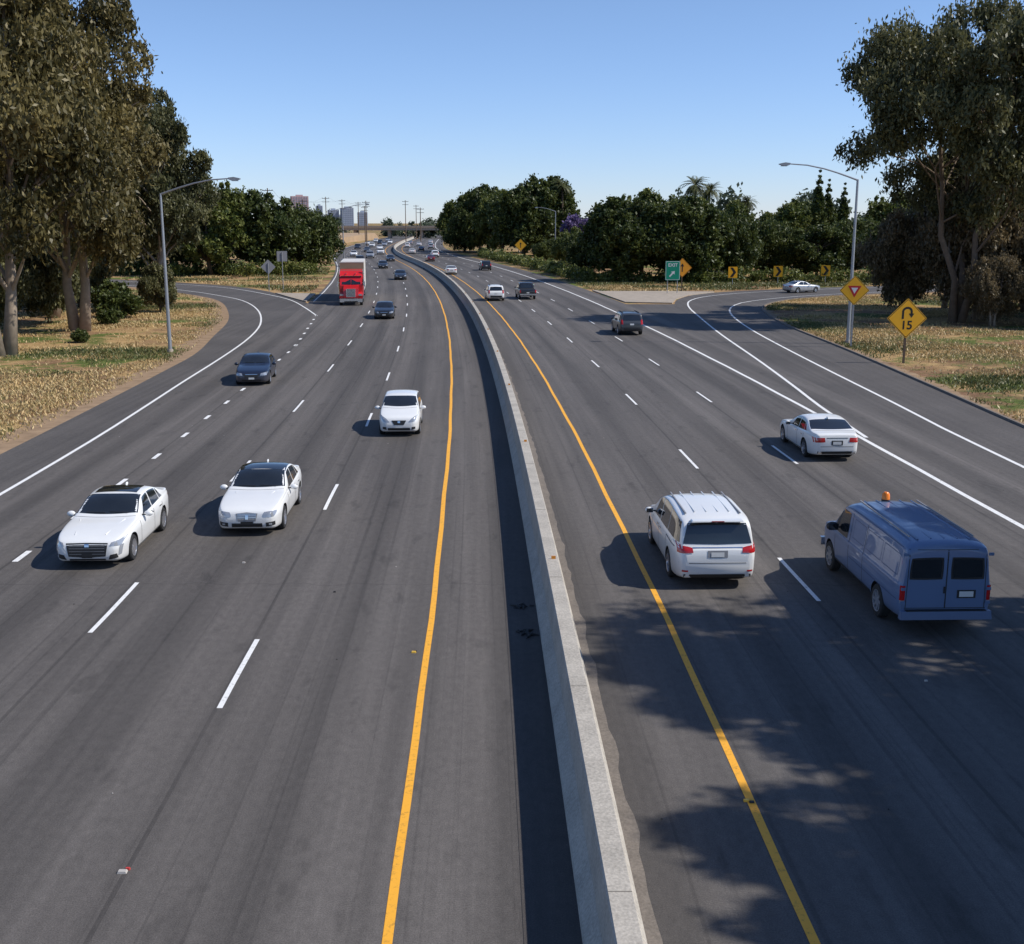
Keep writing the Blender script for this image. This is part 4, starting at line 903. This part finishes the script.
hcl=[(np.array([x,169+Rd.normal(0,1.5)+abs(x-40)*.05,.6+Rd.uniform(-.2,.4)]),np.array([2.4,1.6,1.0])) for x in np.arange(13,95,2.4)]+[(np.array([PX(20.5,y),y,.8]),np.array([1.6,2.2,Rd.uniform(.6,1.3)])) for y in np.arange(172,300,3.4)]+[(np.array([x,192+Rd.normal(0,3),1.0]),np.array([2.6,1.8,Rd.uniform(.8,1.7)])) for x in np.arange(-82,-33,2.6)]
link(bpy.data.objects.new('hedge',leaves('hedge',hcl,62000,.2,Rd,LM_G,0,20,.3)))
def vnoise(x,y,sc,seed):
    R=np.random.default_rng(seed); T_=R.uniform(0,1,(64,64)); out=0;amp=1;tot=0
    for o in range(4):
        u=x/sc*(2**o)+100; v=y/sc*(2**o)+100; i=np.floor(u).astype(int);j=np.floor(v).astype(int);fu=u-i;fv=v-j; fu=fu*fu*(3-2*fu);fv=fv*fv*(3-2*fv)
        g_=lambda a,b:T_[a%64,b%64]
        out=out+amp*((g_(i,j)*(1-fu)+g_(i+1,j)*fu)*(1-fv)+(g_(i,j+1)*(1-fu)+g_(i+1,j+1)*fu)*fv); tot+=amp; amp*=.55
    return out/tot
def grass(name,n,xr,yr,ok,size,seed,green_t=.56,bias=None):
    R=np.random.default_rng(seed); x=R.uniform(*xr,n); y=yr[0]+(yr[1]-yr[0])*R.uniform(0,1,n)**1.25; k=ok(x,y); x=x[k];y=y[k]
    gn=vnoise(x*.6,y,11,9)+(bias(x,y) if bias else 0); green=gn+R.normal(0,.03,len(x))>green_t
    f=vnoise(x,y,7,3)+.08*green; keep=R.uniform(0,1,len(x))<np.clip((f-.40)*4.5,.03,1); x=x[keep];y=y[keep];green=green[keep]
    n=len(x); s=size*R.uniform(.5,1.4,n)
    a=np.stack([R.normal(0,.5,n),R.normal(0,.5,n),np.ones(n)],1); a*=s[:,None]*.5; az=R.uniform(0,math.pi,n); b=np.stack([np.cos(az),np.sin(az),0*az],1)*(s*.22)[:,None]
    p=np.stack([x,y,a[:,2]*.85],1); shd=np.where(green,R.normal(.12,.10,n),R.normal(.72,.18,n))
    link(bpy.data.objects.new(name,quads_mesh(name,p,a,b,shd,LM_GR)))
pl=lambda y: np.interp(y,lyr,lxr); pr=lambda y: np.interp(y,ryr,rxr)
gb=lambda c,w,amp,q: amp*np.exp(-((q-c)/w)**2)
grass('dry_grass',420000,(-62,-19),(38,150),lambda x,y:x<pl(y)-.5-np.random.default_rng(1).exponential(1.0,len(y)),.15,41,.60,lambda x,y: gb(-26,1.6,.09,x)*(y>60)+gb(106,8,.08,y))
grass('dry_grass',420000,(21,68),(42,140),lambda x,y:x>pr(y)+.45,.15,42,.60,lambda x,y: gb(98,8,.10,y)+gb(62,3,.07,y)+gb(116,5,.10,y))
grass('dry_grass',80000,(-80,-22),(128,220),lambda x,y:(x<PX(-18,y))&(x>np.interp(y,iyr,ixr)+1)&(y>142),.28,43,.46)
grass('dry_grass',50000,(8,60),(146,175),lambda x,y:(x>PX(17.8,y))&(y>np.interp(x,bxr,byr)+1),.28,44,.50)
# ------------------------------------------------------------------ distant built things
M_TAN=pm('tan_embankment',(.38,.26,.15),.95,var=.3,scale=.1); M_WALL=concrete('tan_wall_concrete',(.42,.33,.25))
def wall(name,pts,h,t,mat):
    G=Geo()
    for (x0,y0),(x1,y1) in zip(pts[:-1],pts[1:]):
        d=Vector((x1-x0,y1-y0)).normalized(); n=Vector((d.y,-d.x))*t/2
        G.add([(x0-n.x,y0-n.y,0),(x0+n.x,y0+n.y,0),(x1+n.x,y1+n.y,0),(x1-n.x,y1-n.y,0),(x0-n.x,y0-n.y,h),(x0+n.x,y0+n.y,h),(x1+n.x,y1+n.y,h),(x1-n.x,y1-n.y,h)],[(4,5,6,7),(0,1,5,4),(1,2,6,5),(2,3,7,6),(3,0,4,7)],mat)
    return G.obj(name,fixn=True)
wall('sound_wall',[(-110,430),(-85,470),(-78,520),(-74,600)],2.4,.4,M_WALL)
G=Geo(); G.prism([(420,0),(450,2.0),(600,3.2),(620,0)],-150,-70,M_TAN,'x'); G.obj('embankment',fixn=True)
G=Geo(); G.box((-60,640,5.0),(260,11,1.5),M_WALL); G.box((-60,634.2,6.2),(260,.3,.9),M_WALL)
for x in (-110,-85,-66.5,-49,-30,-5,25): G.box((x,640,2.1),(1.6,8,4.24),M_WALL)
G.obj('overpass_bridge',fixn=True)
def tower(name,x,y,w,d,h,mat,fl):
    e=empty(name,(x,y,0),.25); G=Geo(); G.box((0,0,h/2),(w,d,h),mat); gl=TG
    nf=fl
    for k in range(nf):
        z=h*(k+.6)/(nf+.6)
        G.box((0,-d/2-.15,z),(w*.88,.3,h/nf*.42),gl); G.box((-w/2-.15,0,z),(.3,d*.88,h/nf*.42),gl)
    for i in range(7): G.box((-w*.44+w*.88*i/6,-d/2-.35,h*.5),(w*.03,.3,h*.98),mat)
    G.box((0,0,h+1.5),(w*.4,d*.4,3),mat); G.obj('walls_and_windows',e,fixn=True)
TG=pm('hazy_tower_glass',(.20,.23,.30),.6); TM1=pm('hazy_pink_stone',(.45,.32,.32),.8); TM2=pm('hazy_grey_stone',(.33,.37,.44),.8)
tower('office_tower',-450,2500,36,30,62,TM1,16); tower('office_tower',-379,2500,22,22,34,TM2,9); tower('office_tower',-350,2500,26,22,38,TM2,9); tower('office_tower',-395,2600,40,22,25,TM2,6); tower('office_tower',-330,2600,20,20,30,TM2,6); tower('office_tower',-425,2600,14,14,44,TM2,10)
def upole(x,y,h):
    e=empty('utility_pole',(x,y,0),-.1); G=Geo(); G.tube([(0,0,0),(0,0,h)],[.22,.14],M_WOOD,7)
    for z in (h-.6,h-1.9): G.box((0,0,z),(2.8,.14,.16),M_WOOD)
    for sx in (-1.2,-.5,.5,1.2): G.box((sx,0,h-.42),(.1,.1,.22),M_GREYT)
    G.obj('pole',e,fixn=True); return (x,y,h)
ups=[upole(x,y,h) for x,y,h in ((-62,300,17),(-66,345,15),(-70,395,16),(-71,450,18),(-72,500,18),(-73,560,18),(-60,480,15),(-52,420,16),(-47,520,18),(-48,590,17),(-80,330,16),(-35,450,14))]
G=Geo()
for p,q in zip(ups[:5],ups[1:6]):
    for sx in (-1.2,1.2):
        pts=[((p[0]*(1-t)+q[0]*t)+sx,p[1]*(1-t)+q[1]*t,(p[2]*(1-t)+q[2]*t)-.3-1.2*math.sin(math.pi*t)) for t in np.linspace(0,1,7)]
        G.tube(pts,[.02]*7,M_SB_,4,False)
G.obj('power_lines')
# ------------------------------------------------------------------ sky, sun, camera
EL=44; sd=Vector((1,-.12,0)).normalized()
dirv=Vector((sd.x*math.cos(math.radians(EL)),sd.y*math.cos(math.radians(EL)),math.sin(math.radians(EL))))
w=bpy.data.worlds.new('World'); scene.world=w; w.use_nodes=True; t=w.node_tree; bg=t.nodes['Background']
sk=t.nodes.new('ShaderNodeTexSky'); sk.sky_type='NISHITA'; sk.sun_disc=False; sk.sun_elevation=math.radians(EL); sk.sun_rotation=math.atan2(sd.x,sd.y)
sk.air_density=1.0; sk.dust_density=0.0; sk.ozone_density=3.0; sk.altitude=0
# sky colour multiplied by a tint, bluer toward the horizon, weaker higher up
tc=t.nodes.new('ShaderNodeTexCoord'); sx=t.nodes.new('ShaderNodeSeparateXYZ'); t.links.new(tc.outputs['Generated'],sx.inputs[0])
mr=t.nodes.new('ShaderNodeMapRange'); t.links.new(sx.outputs[2],mr.inputs[0]); mr.inputs[1].default_value=0; mr.inputs[2].default_value=.22
mc=t.nodes.new('ShaderNodeMix'); mc.data_type='RGBA'; t.links.new(mr.outputs[0],mc.inputs[0]); mc.inputs[6].default_value=(.78,.93,1.42,1); mc.inputs[7].default_value=(.93,.99,1.16,1)
vm=t.nodes.new('ShaderNodeVectorMath'); vm.operation='MULTIPLY'
t.links.new(sk.outputs[0],vm.inputs[0]); t.links.new(mc.outputs[2],vm.inputs[1]); t.links.new(vm.outputs[0],bg.inputs[0]); bg.inputs[1].default_value=.114
sl=bpy.data.lights.new('sun','SUN'); sl.energy=4.9; sl.angle=math.radians(.53); sl.color=(1,.955,.89)
so=bpy.data.objects.new('sun',sl); so.rotation_euler=(-dirv).to_track_quat('-Z','Y').to_euler(); so.location=(60,0,60); link(so)
cd=bpy.data.cameras.new('camera'); cd.sensor_width=36; cd.sensor_fit='HORIZONTAL'; cd.lens=1150/1024*36; cd.clip_start=.1; cd.clip_end=20000
co=bpy.data.objects.new('camera',cd); co.location=(0,0,8.58); co.rotation_euler=(math.radians(90-12.26),0,0); link(co); scene.camera=co
scene.view_settings.view_transform='Standard'; scene.view_settings.look='None'; scene.view_settings.exposure=0
